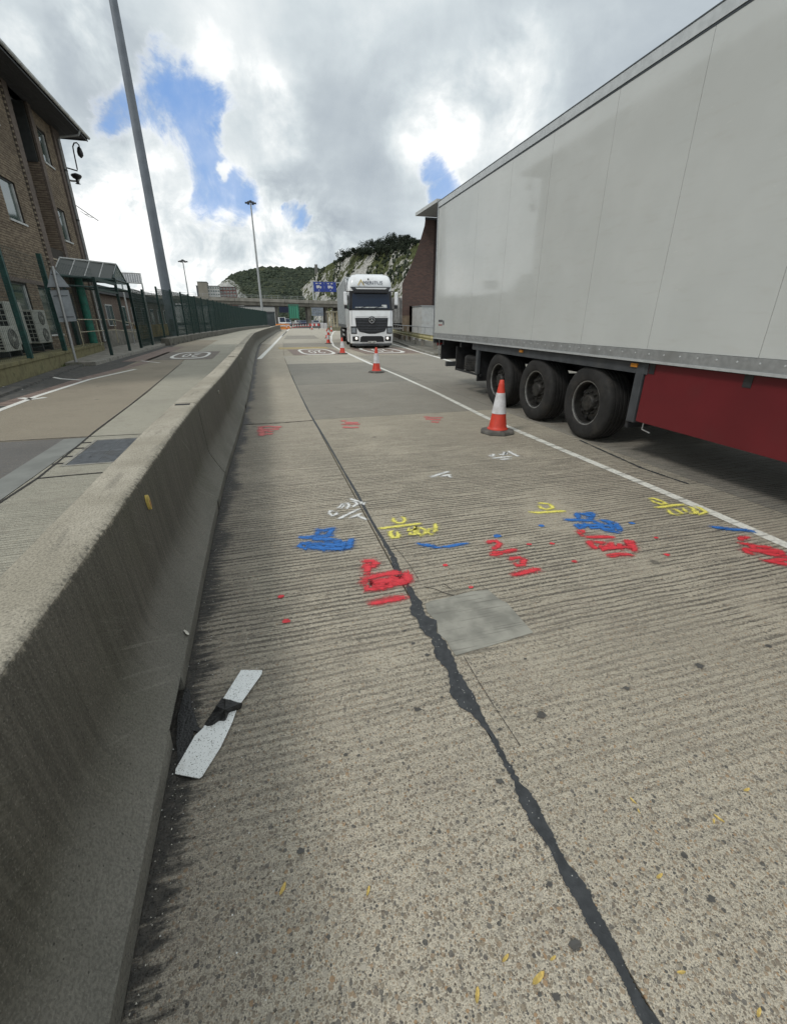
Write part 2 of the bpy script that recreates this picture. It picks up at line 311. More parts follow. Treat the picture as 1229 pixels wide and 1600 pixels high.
# ------------------------------------------------------------------ mesh tools
class MB:
    def __init__(s): s.v = []; s.f = []; s.mi = []; s.e = None; s.cur = 0
    def add(s, vs, fs, edge=None):
        b = len(s.v); s.v += [tuple(q) for q in vs]; s.f += [tuple(i+b for i in f) for f in fs]; s.mi += [s.cur]*len(fs)
        if edge is not None:
            if s.e is None: s.e = [1.]*b
            s.e += edge
        elif s.e is not None: s.e += [1.]*len(vs)
        return s
    def box(s, x0, x1, y0, y1, z0, z1, rz=0, piv=None, m=None):
        vs = [Vector((x, y, z)) for z in (z0, z1) for x, y in ((x0, y0), (x1, y0), (x1, y1), (x0, y1))]
        if rz:
            c = Vector(piv or ((x0+x1)/2, (y0+y1)/2, 0)); R_ = Matrix.Rotation(rz, 3, 'Z'); vs = [R_ @ (q-c)+c for q in vs]
        if m: vs = [m @ q for q in vs]
        return s.add(vs, [(0, 3, 2, 1), (4, 5, 6, 7), (0, 1, 5, 4), (1, 2, 6, 5), (2, 3, 7, 6), (3, 0, 4, 7)])
    def tube(s, pts, r, n=8, cap=True):
        pts = [Vector(p) for p in pts]; rs = r if isinstance(r, (list, tuple)) else [r]*len(pts); rings = []; prev = None
        for i, p in enumerate(pts):
            d = (pts[min(i+1, len(pts)-1)]-pts[max(i-1, 0)]).normalized()
            a = d.cross(Vector((0, 0, 1))) if prev is None else prev - d*prev.dot(d)
            if a.length < 1e-4: a = d.cross(Vector((1, 0, 0)))
            a.normalize(); prev = a; b = d.cross(a)
            rings.append([p+(a*cos(2*pi*k/n)+b*sin(2*pi*k/n))*rs[i] for k in range(n)])
        vs = [q for r_ in rings for q in r_]; fs = []
        for i in range(len(rings)-1):
            for k in range(n): fs.append((i*n+k, i*n+(k+1) % n, (i+1)*n+(k+1) % n, (i+1)*n+k))
        if cap: fs += [tuple(range(n))[::-1], tuple((len(rings)-1)*n+k for k in range(n))]
        return s.add(vs, fs)
    def lathe(s, prof, n=24, m=None, cap=True, a0=0.):      # prof: (r, z)
        vs = [Vector((r*cos(2*pi*k/n+a0), r*sin(2*pi*k/n+a0), z)) for r, z in prof for k in range(n)]
        if m: vs = [m @ q for q in vs]
        fs = [(i*n+k, i*n+(k+1) % n, (i+1)*n+(k+1) % n, (i+1)*n+k) for i in range(len(prof)-1) for k in range(n)]
        if cap: fs += [tuple(range(n))[::-1], tuple((len(prof)-1)*n+k for k in range(n))]
        return s.add(vs, fs)
    def prism(s, poly, d):          # poly: 3-D loop; d: extrusion vector
        d = Vector(d); n = len(poly); vs = [Vector(p) for p in poly]+[Vector(p)+d for p in poly]
        fs = [tuple(range(n))[::-1], tuple(range(n, 2*n))]+[(i, (i+1) % n, n+(i+1) % n, n+i) for i in range(n)]
        return s.add(vs, fs)
    def sweep(s, rings, closed=True, cap=True):
        n = len(rings[0]); vs = [q for r in rings for q in r]; fs = []
        for i in range(len(rings)-1):
            for k in range(n if closed else n-1): fs.append((i*n+k, i*n+(k+1) % n, (i+1)*n+(k+1) % n, (i+1)*n+k))
        if cap: fs += [tuple(range(n))[::-1], tuple((len(rings)-1)*n+k for k in range(n))]
        return s.add(vs, fs)
    def ribbon(s, pts, wd, z, fray=.0, ew=.25):
        """flat strip along pts, with an 'edge' value that falls to 0 at the rim"""
        P_ = [Vector((p[0], p[1], 0)) for p in pts]; Q = [P_[0]]
        for a, b in zip(P_, P_[1:]):
            k = max(1, int((b-a).length/.04)) if fray else 1
            for i in range(1, k+1): Q.append(a.lerp(b, i/k))
        n = len(Q); ws = [wd]*n; vs = []; ed = []
        for i, p in enumerate(Q):
            d = (Q[min(i+1, n-1)]-Q[max(i-1, 0)]).normalized(); a = Vector((-d.y, d.x, 0)); h = ws[i]/2*(1+random.uniform(-fray, fray))
            end = i in (0, n-1)
            for k, e in ((-1, 0), (-1+2*ew, 1), (1-2*ew, 1), (1, 0)):
                q = p+a*h*k; vs.append((q.x, q.y, z)); ed.append(0. if end and fray else float(e))
        fs = [(i*4+k, (i+1)*4+k, (i+1)*4+k+1, i*4+k+1) for i in range(n-1) for k in range(3)]
        return s.add(vs, [f[::-1] for f in fs], ed)
    def blob(s, c, r, z, n=12, asp=1.):
        vs = [(c[0], c[1], z)]; ed = [1.]
        for rr, e in ((.55, 1.), (1., 0.)):
            for k in range(n):
                q = rr*r*random.uniform(.8, 1.2); vs.append((c[0]+q*cos(2*pi*k/n)*asp, c[1]+q*sin(2*pi*k/n), z)); ed.append(e)
        fs = [(0, 1+k, 1+(k+1) % n) for k in range(n)]+[(1+k, 1+n+k, 1+n+(k+1) % n, 1+(k+1) % n) for k in range(n)]
        return s.add(vs, fs, ed)
    def build(s, name, mats, parent=None, smooth=None, local=False, bevel=0):
        me = bpy.data.meshes.new(name); off = Vector((0, 0, 0))
        if parent is not None and not local: off = base_of(parent)
        me.from_pydata([tuple(Vector(q)-off) for q in s.v], [], s.f)
        if not isinstance(mats, (list, tuple)): mats = [mats]
        for m_ in mats: me.materials.append(m_)
        if len(mats) > 1: me.polygons.foreach_set('material_index', s.mi)
        if s.e is not None:
            a = me.attributes.new('edge', 'FLOAT', 'POINT'); a.data.foreach_set('value', s.e)
        me.update()
        if smooth is not None:
            me.polygons.foreach_set('use_smooth', [True]*len(me.polygons)); me.set_sharp_from_angle(angle=radians(smooth))
        o = bpy.data.objects.new(name, me); col.objects.link(o)
        if parent is not None: o.parent = parent
        if bevel:
            b = o.modifiers.new('bevel', 'BEVEL'); b.width = bevel; b.segments = 2; b.limit_method = 'ANGLE'
        return o
def base_of(o):
    v = Vector((0, 0, 0))
    while o is not None: v = v+Vector(o.location); o = o.parent
    return v
def T(name, label, cat, loc=(0, 0, 0), rz=0, group=None):
    o = bpy.data.objects.new(name, None); o.empty_display_size = .1; col.objects.link(o)
    o.location = loc; o.rotation_euler = (0, 0, rz); tag(o, label, cat, group); return o
def tag(o, label=None, cat=None, group=None, kind=None):
    if label: o['label'] = label
    if cat: o['category'] = cat
    if group: o['group'] = group
    if kind: o['kind'] = kind
    return o
def S(o): o['kind'] = 'structure'; return o
def dup(root, loc, rz=None, label=None, group=None, sc=None):
    def cp(o, par):
        c = o.copy(); col.objects.link(c)
        if par is not None: c.parent = par
        for ch in [q for q in bpy.data.objects if q.parent == o]: cp(ch, c)
        return c
    r = cp(root, None); r.location = loc
    if rz is not None: r.rotation_euler = (0, 0, rz)
    if label: r['label'] = label
    if group: r['group'] = group
    if sc: r.scale = (sc,)*3
    return r
def text(name, body, mat, parent, m, size=1., depth=.0, sx=1.):
    cu = bpy.data.curves.new('t', 'FONT'); cu.body = body; cu.size = size; cu.extrude = depth; cu.align_x = 'CENTER'; cu.align_y = 'CENTER'; cu.resolution_u = 2
    ob = bpy.data.objects.new('t', cu); col.objects.link(ob); bpy.context.view_layer.update()
    me = bpy.data.meshes.new_from_object(ob.evaluated_get(bpy.context.evaluated_depsgraph_get()))
    bpy.data.objects.remove(ob); bpy.data.curves.remove(cu)
    me.name = name; me.materials.clear(); me.materials.append(mat)
    me.transform(m @ Matrix.Diagonal((sx, 1, 1, 1)))
    a = me.attributes.new('edge', 'FLOAT', 'POINT'); a.data.foreach_set('value', [1.]*len(me.vertices))
    o = bpy.data.objects.new(name, me); col.objects.link(o)
    if parent is not None: o.parent = parent
    return o
def FR(origin, xa, za):     # frame matrix from origin, local x axis and local normal
    xa = Vector(xa).normalized(); za = Vector(za).normalized(); ya = za.cross(xa)
    m = Matrix((xa, ya, za)).transposed().to_4x4(); m.translation = Vector(origin); return m
# ------------------------------------------------------------------ ground and road
def tab(pts):
    def f(y):
        if y <= pts[0][0]: return pts[0][1]
        for (a, fa), (b, fb) in zip(pts, pts[1:]):
            if y <= b: return fa+(fb-fa)*(y-a)/(b-a)
        (a, fa), (b, fb) = pts[-2:]; return fb+(fb-fa)/(b-a)*(y-b)
    return f
M['ground'] = simple('far_ground', (.17, .165, .15), .95, var=.3, sc=.05)
M['footway'] = simple('footway_concrete', (.27, .255, .22), .9, var=.2, sc=4, bump=.3, dirt=((.10, .095, .075), .7))
M['kerb'] = simple('kerb_concrete', (.25, .24, .21), .9, var=.2, sc=8, bump=.3, dirt=((.08, .075, .06), .8))
g = MB(); 
gn = 24; gs = [-2600, -1200, -500, -200, -80, -30, -10, 0, 10, 30, 80, 200, 500, 1200, 2600]
g.add([(x, y, -.16) for y in gs for x in gs], [(j*15+i, j*15+i+1, (j+1)*15+i+1, (j+1)*15+i) for j in range(14) for i in range(14)])
S(g.build('ground', M['ground']))
road = T('road', None, None); S(road); del road['kind']; S(road)
rb = MB(); ys_ = list(range(-4, 150, 6))
rb.sweep([[(-9, y, -.15), (26+cv(min(y, 60)), y, -.15), (26+cv(min(y, 60)), y, -.035), (-9, y, -.035)] for y in ys_])
tag(rb.build('road_base', M['joint'], road), kind='structure')
cvf = lambda x0: (lambda y: x0+cv(min(y, 95)))
XA0 = lambda y: bfoot(y)-.27
crackx = tab([(-3, .745), (.28, .738), (1.36, .708), (2.73, .719), (7.41, .765), (13.6, .866), (22.7, 1.156), (40, 2.1), (60, 3.9), (95, 8.)])
leftj = tab([(-3, -2.42), (7, -2.44), (12, -2.55), (22, -3.04), (40, -3.1), (70, -1.8), (120, 1.)])
leftw = tab([(-3, -4.78), (10, -4.74), (12, -4.72), (17.2, -4.6), (30, -5.0), (45, -5.6), (60, -5.2), (73, -4.3), (100, -2.7), (144, .4)])
kerbx = tab([(-3, -5.8), (19.5, -5.75), (31, -5.66), (40, -5.8), (49, -5.9), (60, -5.3), (73, -4.4), (100, -2.8), (144, .35)])
bcx = lambda y: 4.2+.02*max(0, 5-y)*0+cv(min(y, 95))
rightx = lambda y: 12.3+cv(min(y, 95))
def slab(xl, xr, y0, y1, mat, name='concrete_slab'):
    ys = [y0+.006]; k = max(1, int((y1-y0)/2.5))
    ys += [y0+(y1-y0)*i/k for i in range(1, k)]+[y1-.006]
    b = MB(); gp = .006
    b.sweep([[(xl(y)+gp, y, -.03), (xr(y)-gp, y, -.03), (xr(y)-gp, y, 0), (xl(y)+gp, y, 0)] for y in ys])
    return b.build(name, mat, road)
def column(xl, xr, cuts, mats):
    for (a, b), m_ in zip(zip(cuts, cuts[1:]), mats): slab(xl, xr, a, b, M[m_])
column(XA0, crackx, [-3, 7.42, 20.2, 27, 34, 42, 52, 64, 80, 97], ['slab_main', 'slab_main', 'slab_main', 'slab_main']+['slab_light']*5)
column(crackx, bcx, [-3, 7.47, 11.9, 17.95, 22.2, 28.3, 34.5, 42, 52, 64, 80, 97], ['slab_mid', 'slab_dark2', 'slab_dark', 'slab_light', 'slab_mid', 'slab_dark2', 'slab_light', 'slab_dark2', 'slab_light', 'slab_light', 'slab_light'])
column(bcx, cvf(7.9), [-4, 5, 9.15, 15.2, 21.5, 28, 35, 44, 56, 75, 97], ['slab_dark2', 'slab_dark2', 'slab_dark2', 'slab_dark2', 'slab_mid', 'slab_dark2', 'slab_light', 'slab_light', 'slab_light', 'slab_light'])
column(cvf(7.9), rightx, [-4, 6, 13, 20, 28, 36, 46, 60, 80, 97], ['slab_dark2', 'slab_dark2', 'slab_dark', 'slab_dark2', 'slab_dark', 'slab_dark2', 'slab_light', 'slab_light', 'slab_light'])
LX1 = lambda y: bfoot(y)-.272
column(leftj, LX1, [-3, 5.28, 7.06, 11.6, 17, 23, 30, 38, 48, 62, 80, 100, 130], ['slab_left']*12)
column(leftw, leftj, [-3, 7.16, 21, 30, 42, 60, 85, 130], ['tarmac_grey', 'tarmac_brown', 'tarmac_brown', 'tarmac_brown', 'slab_left', 'slab_left', 'slab_left'])
column(kerbx, leftw, [-3, 19.4, 31, 48, 75, 130], ['asphalt_dark']*5)
column(cvf(-8.8), kerbx, [-3, 12, 19.4], ['asphalt_dark']*2)
# smooth strip of reinstatement beside the near left joint
b = MB(); b.ribbon([(-2.585, -2.6), (-2.585, 7.1)], .30, .004); b.e = None
b.build('repair_strip', simple('smooth_grey_strip', (.20, .205, .19), .8, var=.12, sc=3, bump=.2), road)
# bitumen sealant poured along the crack: left and right rim read off the road
CR = [(-10, -10, 0)]
edge = [(1052, 1080, 1680), (1003, 1032, 1599), (989, 1010, 1571), (966, 981, 1520), (952, 973, 1498), (941, 966, 1480), (921, 948, 1450), (904, 930, 1416), (890, 921, 1393), (878.6, 906, 1372), (866, 884, 1345), (855, 872, 1322), (848, 866, 1311), (837, 859, 1296), (829, 851, 1285), (822, 846, 1270), (812, 838, 1254), (806, 830, 1240), (805, 820, 1231), (804, 812, 1224), (798, 807, 1213), (792.5, 802, 1204), (784, 794, 1190), (772.5, 781, 1167), (765, 775, 1151), (754, 765, 1137), (747, 757, 1126), (736, 751, 1114), (718, 751, 1106), (710, 744, 1094), (703, 737, 1082), (701, 728, 1067), (701, 721, 1056), (696, 714, 1044), (686, 710, 1033), (678, 708, 1025), (677, 699, 1010), (674, 692, 998), (661, 684, 989), (655, 682, 980), (654, 680, 969), (642, 665, 961), (639, 661, 950), (643, 659, 941), (640, 650, 932), (636, 645, 922), (632, 638, 911), (626, 634, 902), (615, 628, 894), (613, 621, 881), (610, 617, 869), (600, 607, 853), (595, 600, 842), (586, 591, 828), (577, 581.5, 812), (567, 572, 794), (556, 560.5, 772), (549, 553, 760), (535, 537.5, 735), (520, 523, 709), (507, 510, 687), (490, 493, 659), (481, 483, 643), (470, 471.5, 620), (460, 461, 598), (455, 456, 586)]
e2 = []
for p_, q_ in zip(edge, edge[1:]):
    k = max(1, int((p_[2]-q_[2])/3))
    for i in range(k): e2.append(tuple(p_[j]+(q_[j]-p_[j])*i/k for j in range(3)))
edge = e2+[edge[-1]]; vs = []; n = len(edge)
for i, (a, c, v) in enumerate(edge):
    j = random.uniform(-1, 1)*1.8*(1 if v > 850 else .12)
    vs += [G(a+j, v, .004), G((a+c)/2, v, .0045), G(c-j, v, .004)]
b = MB(); b.add(vs, [(i*3+k, i*3+k+1, (i+1)*3+k+1, (i+1)*3+k) for i in range(n-1) for k in range(2)])
b.build('crack_sealant', M['sealant'], road)
q = G(1066, 1680); b = MB(); b.ribbon([(q.x, q.y+.004), (.745, -.6), (.74, -1.6), (.748, -2.9)], .018, .004, .5); b.e = None; b.build('crack_sealant', M['sealant'], road)
def px(pts, z=0.): return [G(u, v)[:2] for u, v in pts]
def thin(name, pts, wd, mat, z=.003, fray=.3):
    b = MB(); b.ribbon(px(pts), wd, z, fray); b.e = None; return b.build(name, mat, road)
thin('saw_cut', [(724, 1026), (745, 1062), (772, 1105), (800, 1147), (812, 1166)], .003, M['joint'])
thin('saw_cut', [(654, 906), (640, 884), (628, 868), (612, 850)], .003, M['joint'])
thin('hairline_crack', [(662, 917), (680, 921), (694, 927), (718, 934), (733, 932)], .004, M['joint'], fray=.7)
thin('hairline_crack', [(690, 916), (706, 921), (692, 912)], .003, M['joint'], fray=.7)
thin('joint_sealant', [(905, 688), (940, 704), (980, 722), (1000, 731), (1040, 745), (1076, 757)], .028, M['sealant'], .005, .6)
thin('joint_sealant', [(381, 664), (440, 661), (490, 657)], .022, M['joint'], .005, .4)
thin('joint_sealant', [(59, 748), (110, 743), (180, 737)], .03, M['joint'], .005, .3)
thin('joint_sealant', [(-60, 830), (0, 786), (60, 747), (128, 692), (150, 673), (205, 632), (285, 567)], .025, M['joint'], .005, .2)
thin('joint_sealant', [(0, 690), (128, 683), (230, 678)], .02, M['joint'], .005, .2)
pp = [(664, 944), (672, 940), (700, 934), (735, 925), (762, 922), (778, 936), (792, 943), (812, 966), (832, 989), (800, 999), (765, 1010), (735, 1018), (712, 1025), (702, 1012), (698, 1003), (684, 990), (682, 972), (667, 957)]
b = MB(); b.prism([(*G(u, v)[:2], -.02) for u, v in pp][::-1], (0, 0, .024)); b.build('repair_patch', M['patch'], road)
# painted lines
def line(name, pts, wd, mat, z=.004, fray=.04, world=False):
    b = MB(); b.ribbon(pts if world else px(pts), wd, z, fray, .12); return b.build(name, mat, road)
line('edge_line', [(3.60, -3.0), (3.60, 1.0)]+px([(1229, 853), (1115, 803), (1000, 754), (880, 704), (760, 653), (680, 613), (625, 588), (581, 569.5)]), .105, M['line'], world=True)
line('edge_line', [(581, 569.5), (560, 560), (544, 552.5), (531, 546.5), (521, 540.5), (517.3, 532.5), (517.5, 525), (521, 518.5), (528, 515.3), (540, 513.5)], .16, M['line_solid'])
line('edge_line', [(610, 536.6), (630, 542.5), (650, 548.8), (683, 558.3), (700, 563.5), (722, 569)], .15, M['line_solid'])
line('edge_line', [(405, 561), (415, 551), (425, 541), (433, 532.5), (440, 525), (447, 518.5), (452, 514)], .2, M['line_solid'])
line('lane_line', [(441, 525), (448, 517.5)], .15, M['line_solid'])
line('edge_line', [(-60, 664), (0, 641), (60, 618.5), (140, 593), (212, 577)], .13, M['line_solid'])
line('lane_mark', [(32, 622), (52, 624), (72, 621)], .14, M['line_solid'])
line('bay_mark', [(8, 604), (33, 609)], .12, M['line_solid']); line('bay_mark', [(80, 589), (96, 592), (127, 594)], .1, M['line_solid'])
line('bay_mark', [(221, 564), (250, 567)], .10, M['line_solid'])
line('worn_red_strip', [(-1, 635), (70, 612), (130, 592), (200, 574), (235, 564)], .42, M['red_surf'], .003)
def quad(name, pts, mat, z=.003):
    b = MB(); c = [sum(p[i] for p in pts)/len(pts) for i in (0, 1)]; n = len(pts)
    vs = [(*p, z) for p in pts]+[(c[0]+(p[0]-c[0])*.9, c[1]+(p[1]-c[1])*.9, z) for p in pts]
    b.add(vs, [(i, (i+1) % n, n+(i+1) % n, n+i) for i in range(n)]+[tuple(range(n, 2*n))], [0.]*n+[1.]*n)
    return b.build(name, mat, road)
def rnd(x0, x1, y0, y1): return [(x0, y0), (x1, y0), (x1, y1), (x0, y1)]
quad('red_surfacing', rnd(1.55, 4.15, 22.4, 27.2), M['red_surf']); quad('red_surfacing', rnd(5.0, 8.2, 22.0, 27.8), M['red_surf'])
quad('red_surfacing', rnd(-4.5, -1.9, 21.2, 26.6), simple('dark_surfacing', (.19, .165, .14), .9, var=.3, sc=5))
quad('red_surfacing', rnd(-5.3, -4.3, 20.5, 32), M['red_surf'])
quad('yellow_stain', rnd(1.1, 4.2, 27.4, 29.4), M['yel_surf'], .0045)
def roundel(cx, cy, wx, wy):
    b = MB(); n = 48
    def se(k, s_):
        a = 2*pi*k/n; c, q = cos(a), sin(a); e = .62
        return (cx+copysign(abs(c)**e, c)*wx*s_, cy+copysign(abs(q)**e, q)*wy*s_, .006)
    vs = [se(k, s_) for s_ in (1., .98, .86, .84) for k in range(n)]
    ed = [.3]*n+[1.]*n+[1.]*n+[.3]*n
    b.add(vs, [(j*n+k, j*n+(k+1) % n, (j+1)*n+(k+1) % n, (j+1)*n+k)[::-1] for j in range(3) for k in range(n)], ed)
    # keep ring width even in metres
    r_ = b.build('speed_roundel', M['line_solid'], road)
    m = Matrix.Translation((cx, cy, .006)) @ Matrix.Rotation(pi, 4, 'Z') @ Matrix.Diagonal((wx*.95, wy*1.45, 1, 1))
    text('speed_number', '20', M['line_solid'], r_, m)
roundel(-3.03, 24., .80, 2.2); roundel(2.94, 24.9, .86, 2.4); roundel(6.52, 25.1, .98, 2.4)

# ---- sprayed survey marks, stroke by stroke
def spray(name, mat, o, s, strokes, wd, label=None, z=.005, fray=.22):
    b = MB(); wd *= 1.5 if wd < .1 else 1.
    for i, st in enumerate(strokes):
        w_ = wd
        if isinstance(st[-1], (int, float)): w_ = st[-1]; st = st[:-1]
        b.ribbon([G(o[0]+x/s, o[1]+y/s)[:2] for x, y in st], w_*1.3, z+i*.0002, fray, .40)
    ob = b.build(name, mat, road)
    if label: ob['label'] = label
    kk = 'ov_'+mat.name.split('_')[0]
    if kk in M and mat is not M['sp_faint']:
        b = MB()
        for i, st in enumerate(strokes): b.ribbon([G(o[0]+x/s, o[1]+y/s)[:2] for x, y in st], w_*3.0, z-.0008+i*.00004, .1, .45)
        b.build('overspray', M[kk], ob)
    return ob
def tar(pts):
    for u, v, r in pts: b = MB(); b.blob(G(u, v), r, .0035, 11, 1.3); b.build('tar_spot', M['tarspot'], road)
def dots(mat, pts, r=.022):
    for u, v in pts:
        b = MB(); p = G(u, v); b.blob(p, r*random.uniform(.85, 1.2), .005, 10, 1.15); b.build('spray_dot', mat, road)
tar([(845, 1118, .022), (645, 1006, .012), (667, 1024, .013), (652, 1109, .014), (978, 1076, .014), (1092, 1041, .02), (781, 1222, .014), (898, 1477, .016), (1067, 1337, .011), (632, 986, .009), (780, 1140, .008), (858, 1382, .010), (1110, 1405, .012), (868, 1558, .010), (690, 1090, .007), (1200, 1010, .016), (820, 1030, .008), (540, 1180, .009), (470, 1330, .012)])
A = ((440, 770), 4.097); B = ((740, 760), 4.389); C = ((980, 760), 4.936); D_ = ((640, 680), 6.145); E_ = ((360, 630), 3.414)
spray('spray_mark', M['sp_white'], *A, [[(345, 118), (310, 118), (305, 135), (325, 150), (350, 140), (348, 122)], [(355, 105), (378, 88), (395, 70), (392, 92), (380, 108)], [(395, 72), (420, 68), (432, 85), (415, 105), (400, 100)], [(440, 62), (470, 60), (482, 75), (455, 92), (442, 82)], [(430, 38), (470, 52), (500, 62), (540, 72)], [(500, 58), (520, 78), (535, 60)], [(360, 175), (400, 152), (450, 128), (505, 100)], [(430, 172), (470, 152), (515, 132)], [(470, 148), (500, 155), (525, 168), (555, 178)]], .019, 'white sprayed 0.40d beside the sealed crack')
spray('spray_mark', M['sp_yellow'], *A, [[(708, 158), (712, 178), (740, 195), (772, 196), (788, 178), (780, 160), (758, 162)], [(612, 235), (700, 222), (800, 210), (902, 197)], [(720, 243), (698, 250), (695, 272), (712, 290), (742, 288), (745, 268), (728, 248)], [(762, 285), (795, 272)], [(812, 222), (808, 245), (852, 238), (858, 218), (850, 270), (822, 268), (815, 250)], [(872, 235), (865, 258), (892, 275), (920, 262), (918, 240), (890, 228), (872, 236)], [(978, 195), (985, 225), (975, 262)], [(978, 235), (945, 235), (932, 255), (955, 270), (975, 262)]], .022, 'yellow sprayed C over 0.40d right of the crack')
spray('spray_mark', M['sp_blue'], *A, [[(100, 290), (170, 288), (250, 280), (345, 272)], [(205, 235), (270, 245), (350, 222)], [(225, 240), (235, 280)], [(330, 225), (290, 282)], [(250, 245), (290, 265)], [(130, 315), (112, 345), (150, 362), (178, 335), (150, 312)], [(185, 350), (230, 355)], [(240, 310), (228, 340), (265, 368), (300, 345), (290, 312), (250, 308)], [(310, 330), (345, 360), (380, 340), (350, 320), (318, 328)], [(395, 310), (390, 345), (425, 370)], [(445, 290), (435, 330), (425, 375)], [(180, 300), (300, 300), (400, 320)], [(110, 330), (250, 330), (420, 345)], [(150, 350), (300, 362), (410, 365)]], .032, 'thick blue sprayed numbers left of the crack', .0052)
spray('spray_mark', M['sp_blue'], *A, [[(850, 325), (900, 335), (970, 348), (1030, 358)], [(900, 328), (970, 345), (1035, 355)], [(1000, 352), (1060, 348), (1120, 335), (1200, 322)]], .022, 'blue sprayed tick')
spray('spray_mark', M['sp_red'], *A, [[(515, 462), (545, 445), (580, 440), (602, 458), (580, 478), (548, 482)], [(535, 450), (550, 500), (560, 540)], [(495, 565), (560, 550), (640, 530), (720, 518), (780, 510)], [(525, 590), (545, 625), (600, 620), (620, 580), (560, 570)], [(560, 600), (640, 600), (700, 590)], [(640, 560), (650, 610), (700, 600), (715, 550), (670, 545)], [(720, 540), (730, 590), (780, 585), (770, 540)], [(780, 500), (800, 540), (825, 590)], [(560, 580), (640, 570), (780, 560)], [(590, 610), (680, 615)], [(530, 555), (520, 600)], [(700, 570), (820, 575)]], .036, 'thick red sprayed P over numbers crossing the crack', .0078)
spray('spray_mark', M['sp_red'], *A, [[(545, 725), (600, 708), (660, 695), (740, 680), (815, 662)]], .036, 'red sprayed bar', .0078, .1)
dots(M['sp_red'], [(439.5, 933), (447.5, 971.5), (695, 883.5), (735, 918), (862, 850), (896.5, 878), (1024, 841), (1041, 867.5), (826, 851)], .02)
dots(M['sp_blue'], [(776, 838), (845, 822), (986, 818)], .03)
spray('spray_mark', M['sp_yellow'], *B, [[(435, 120), (470, 118), (520, 125), (540, 150), (500, 162), (460, 152), (438, 128)], [(370, 180), (450, 182), (540, 176), (632, 170)], [(560, 172), (600, 176)]], .024, 'yellow sprayed loop on a line')
spray('spray_mark', M['sp_blue'], *B, [[(690, 185), (750, 195), (830, 180)], [(700, 180), (720, 230), (780, 240)], [(820, 185), (800, 225), (740, 215)], [(610, 235), (700, 232), (850, 240)], [(690, 255), (720, 290), (770, 270), (730, 245)], [(790, 255), (800, 290), (860, 285), (850, 255), (800, 250)], [(870, 250), (880, 290), (950, 300), (930, 255), (880, 250)], [(960, 245), (985, 280), (1010, 318)], [(700, 270), (850, 270), (990, 275)], [(860, 300), (940, 310), (1015, 322)], [(850, 235), (970, 250)], [(740, 200), (830, 210)], [(900, 270), (960, 285)]], .030, 'thick blue sprayed numbers beside the red ones')
spray('spray_mark', M['sp_red'], *B, [[(690, 305), (730, 330), (760, 350)], [(700, 310), (750, 310), (760, 330)], [(750, 355), (850, 350), (970, 350)], [(780, 370), (800, 405), (850, 440)], [(800, 385), (860, 390), (900, 380)], [(860, 400), (880, 440), (930, 410), (900, 385)], [(930, 380), (950, 420), (1000, 430), (990, 390)], [(1030, 365), (1060, 400), (1080, 440)], [(1070, 370), (1090, 420), (1110, 460)], [(850, 430), (950, 425), (1080, 420)], [(900, 490), (980, 472), (1050, 470), (1110, 478)], [(990, 410), (1050, 400)], [(1060, 440), (1100, 455)]], .030, 'thick red sprayed numbers on a bar', .0062)
spray('spray_mark', M['sp_red'], *B, [[(100, 400), (110, 380), (150, 378), (175, 395), (160, 420), (130, 425)], [(130, 410), (150, 450)], [(105, 480), (200, 455), (300, 432)], [(110, 465), (190, 448)]], .030, 'red sprayed P on a bar, the farther of two')
spray('spray_mark', M['sp_red'], *B, [[(255, 520), (265, 495), (310, 490), (340, 505), (335, 540), (295, 545), (262, 525)], [(300, 545), (315, 585)], [(250, 620), (350, 592), (458, 562)], [(260, 610), (330, 598)]], .028, 'red sprayed P on a bar, the nearer of two')
spray('spray_mark', M['sp_yellow'], *C, [[(155, 102), (200, 98), (250, 115), (298, 140), (255, 143), (200, 125), (165, 106)], [(198, 172), (280, 162), (360, 150), (440, 145)], [(300, 180), (330, 215), (400, 228)], [(330, 178), (380, 190), (420, 215), (380, 225)], [(400, 165), (440, 190), (470, 215)], [(440, 160), (500, 175), (520, 215), (470, 218)], [(500, 160), (560, 175), (600, 205), (545, 222), (520, 190)], [(300, 182), (350, 172)], [(530, 175), (570, 200)]], .024, 'yellow sprayed numbers touching the white line', .0085)
spray('spray_mark', M['sp_blue'], *C, [[(615, 318), (680, 322), (770, 332), (860, 345)], [(625, 312), (720, 330), (850, 340), (960, 352)], [(870, 335), (950, 350), (1000, 362)]], .028, 'blue sprayed dash running onto the white line', .0085)
spray('spray_mark', M['sp_red'], *C, [[(860, 380), (900, 400), (930, 385)], [(840, 445), (920, 450), (1020, 470), (1120, 470)], [(880, 470), (920, 510), (1000, 530)], [(930, 440), (980, 490), (1060, 500)], [(1050, 470), (1090, 520), (1160, 510), (1120, 475)], [(1150, 490), (1200, 540), (1260, 560)], [(1010, 575), (1100, 585), (1200, 600), (1300, 610)], [(870, 385), (880, 430)], [(1000, 510), (1100, 530), (1220, 545)], [(890, 490), (1000, 500), (1200, 500)], [(1060, 590), (1180, 570), (1300, 570)]], .032, 'red sprayed numbers beside the white line at the frame edge')
spray('spray_mark', M['sp_white'], *D_, [[(762, 188), (770, 205), (795, 205), (800, 188), (775, 182)], [(840, 180), (865, 190), (880, 180)], [(885, 200), (910, 178), (915, 162), (925, 185), (900, 190)], [(935, 152), (975, 175), (1010, 192), (1048, 210)], [(950, 178), (975, 180)], [(780, 228), (880, 215), (990, 208)], [(860, 240), (920, 232), (970, 228)], [(895, 232), (925, 248)]], .028, 'white sprayed 0.50 nearest the standing cone')
spray('spray_mark', M['sp_white'], *D_, [[(192, 410), (290, 375), (385, 348)], [(290, 405), (340, 392), (395, 378)], [(345, 388), (380, 398), (408, 412)]], .028, 'two white sprayed strokes with a short arm')
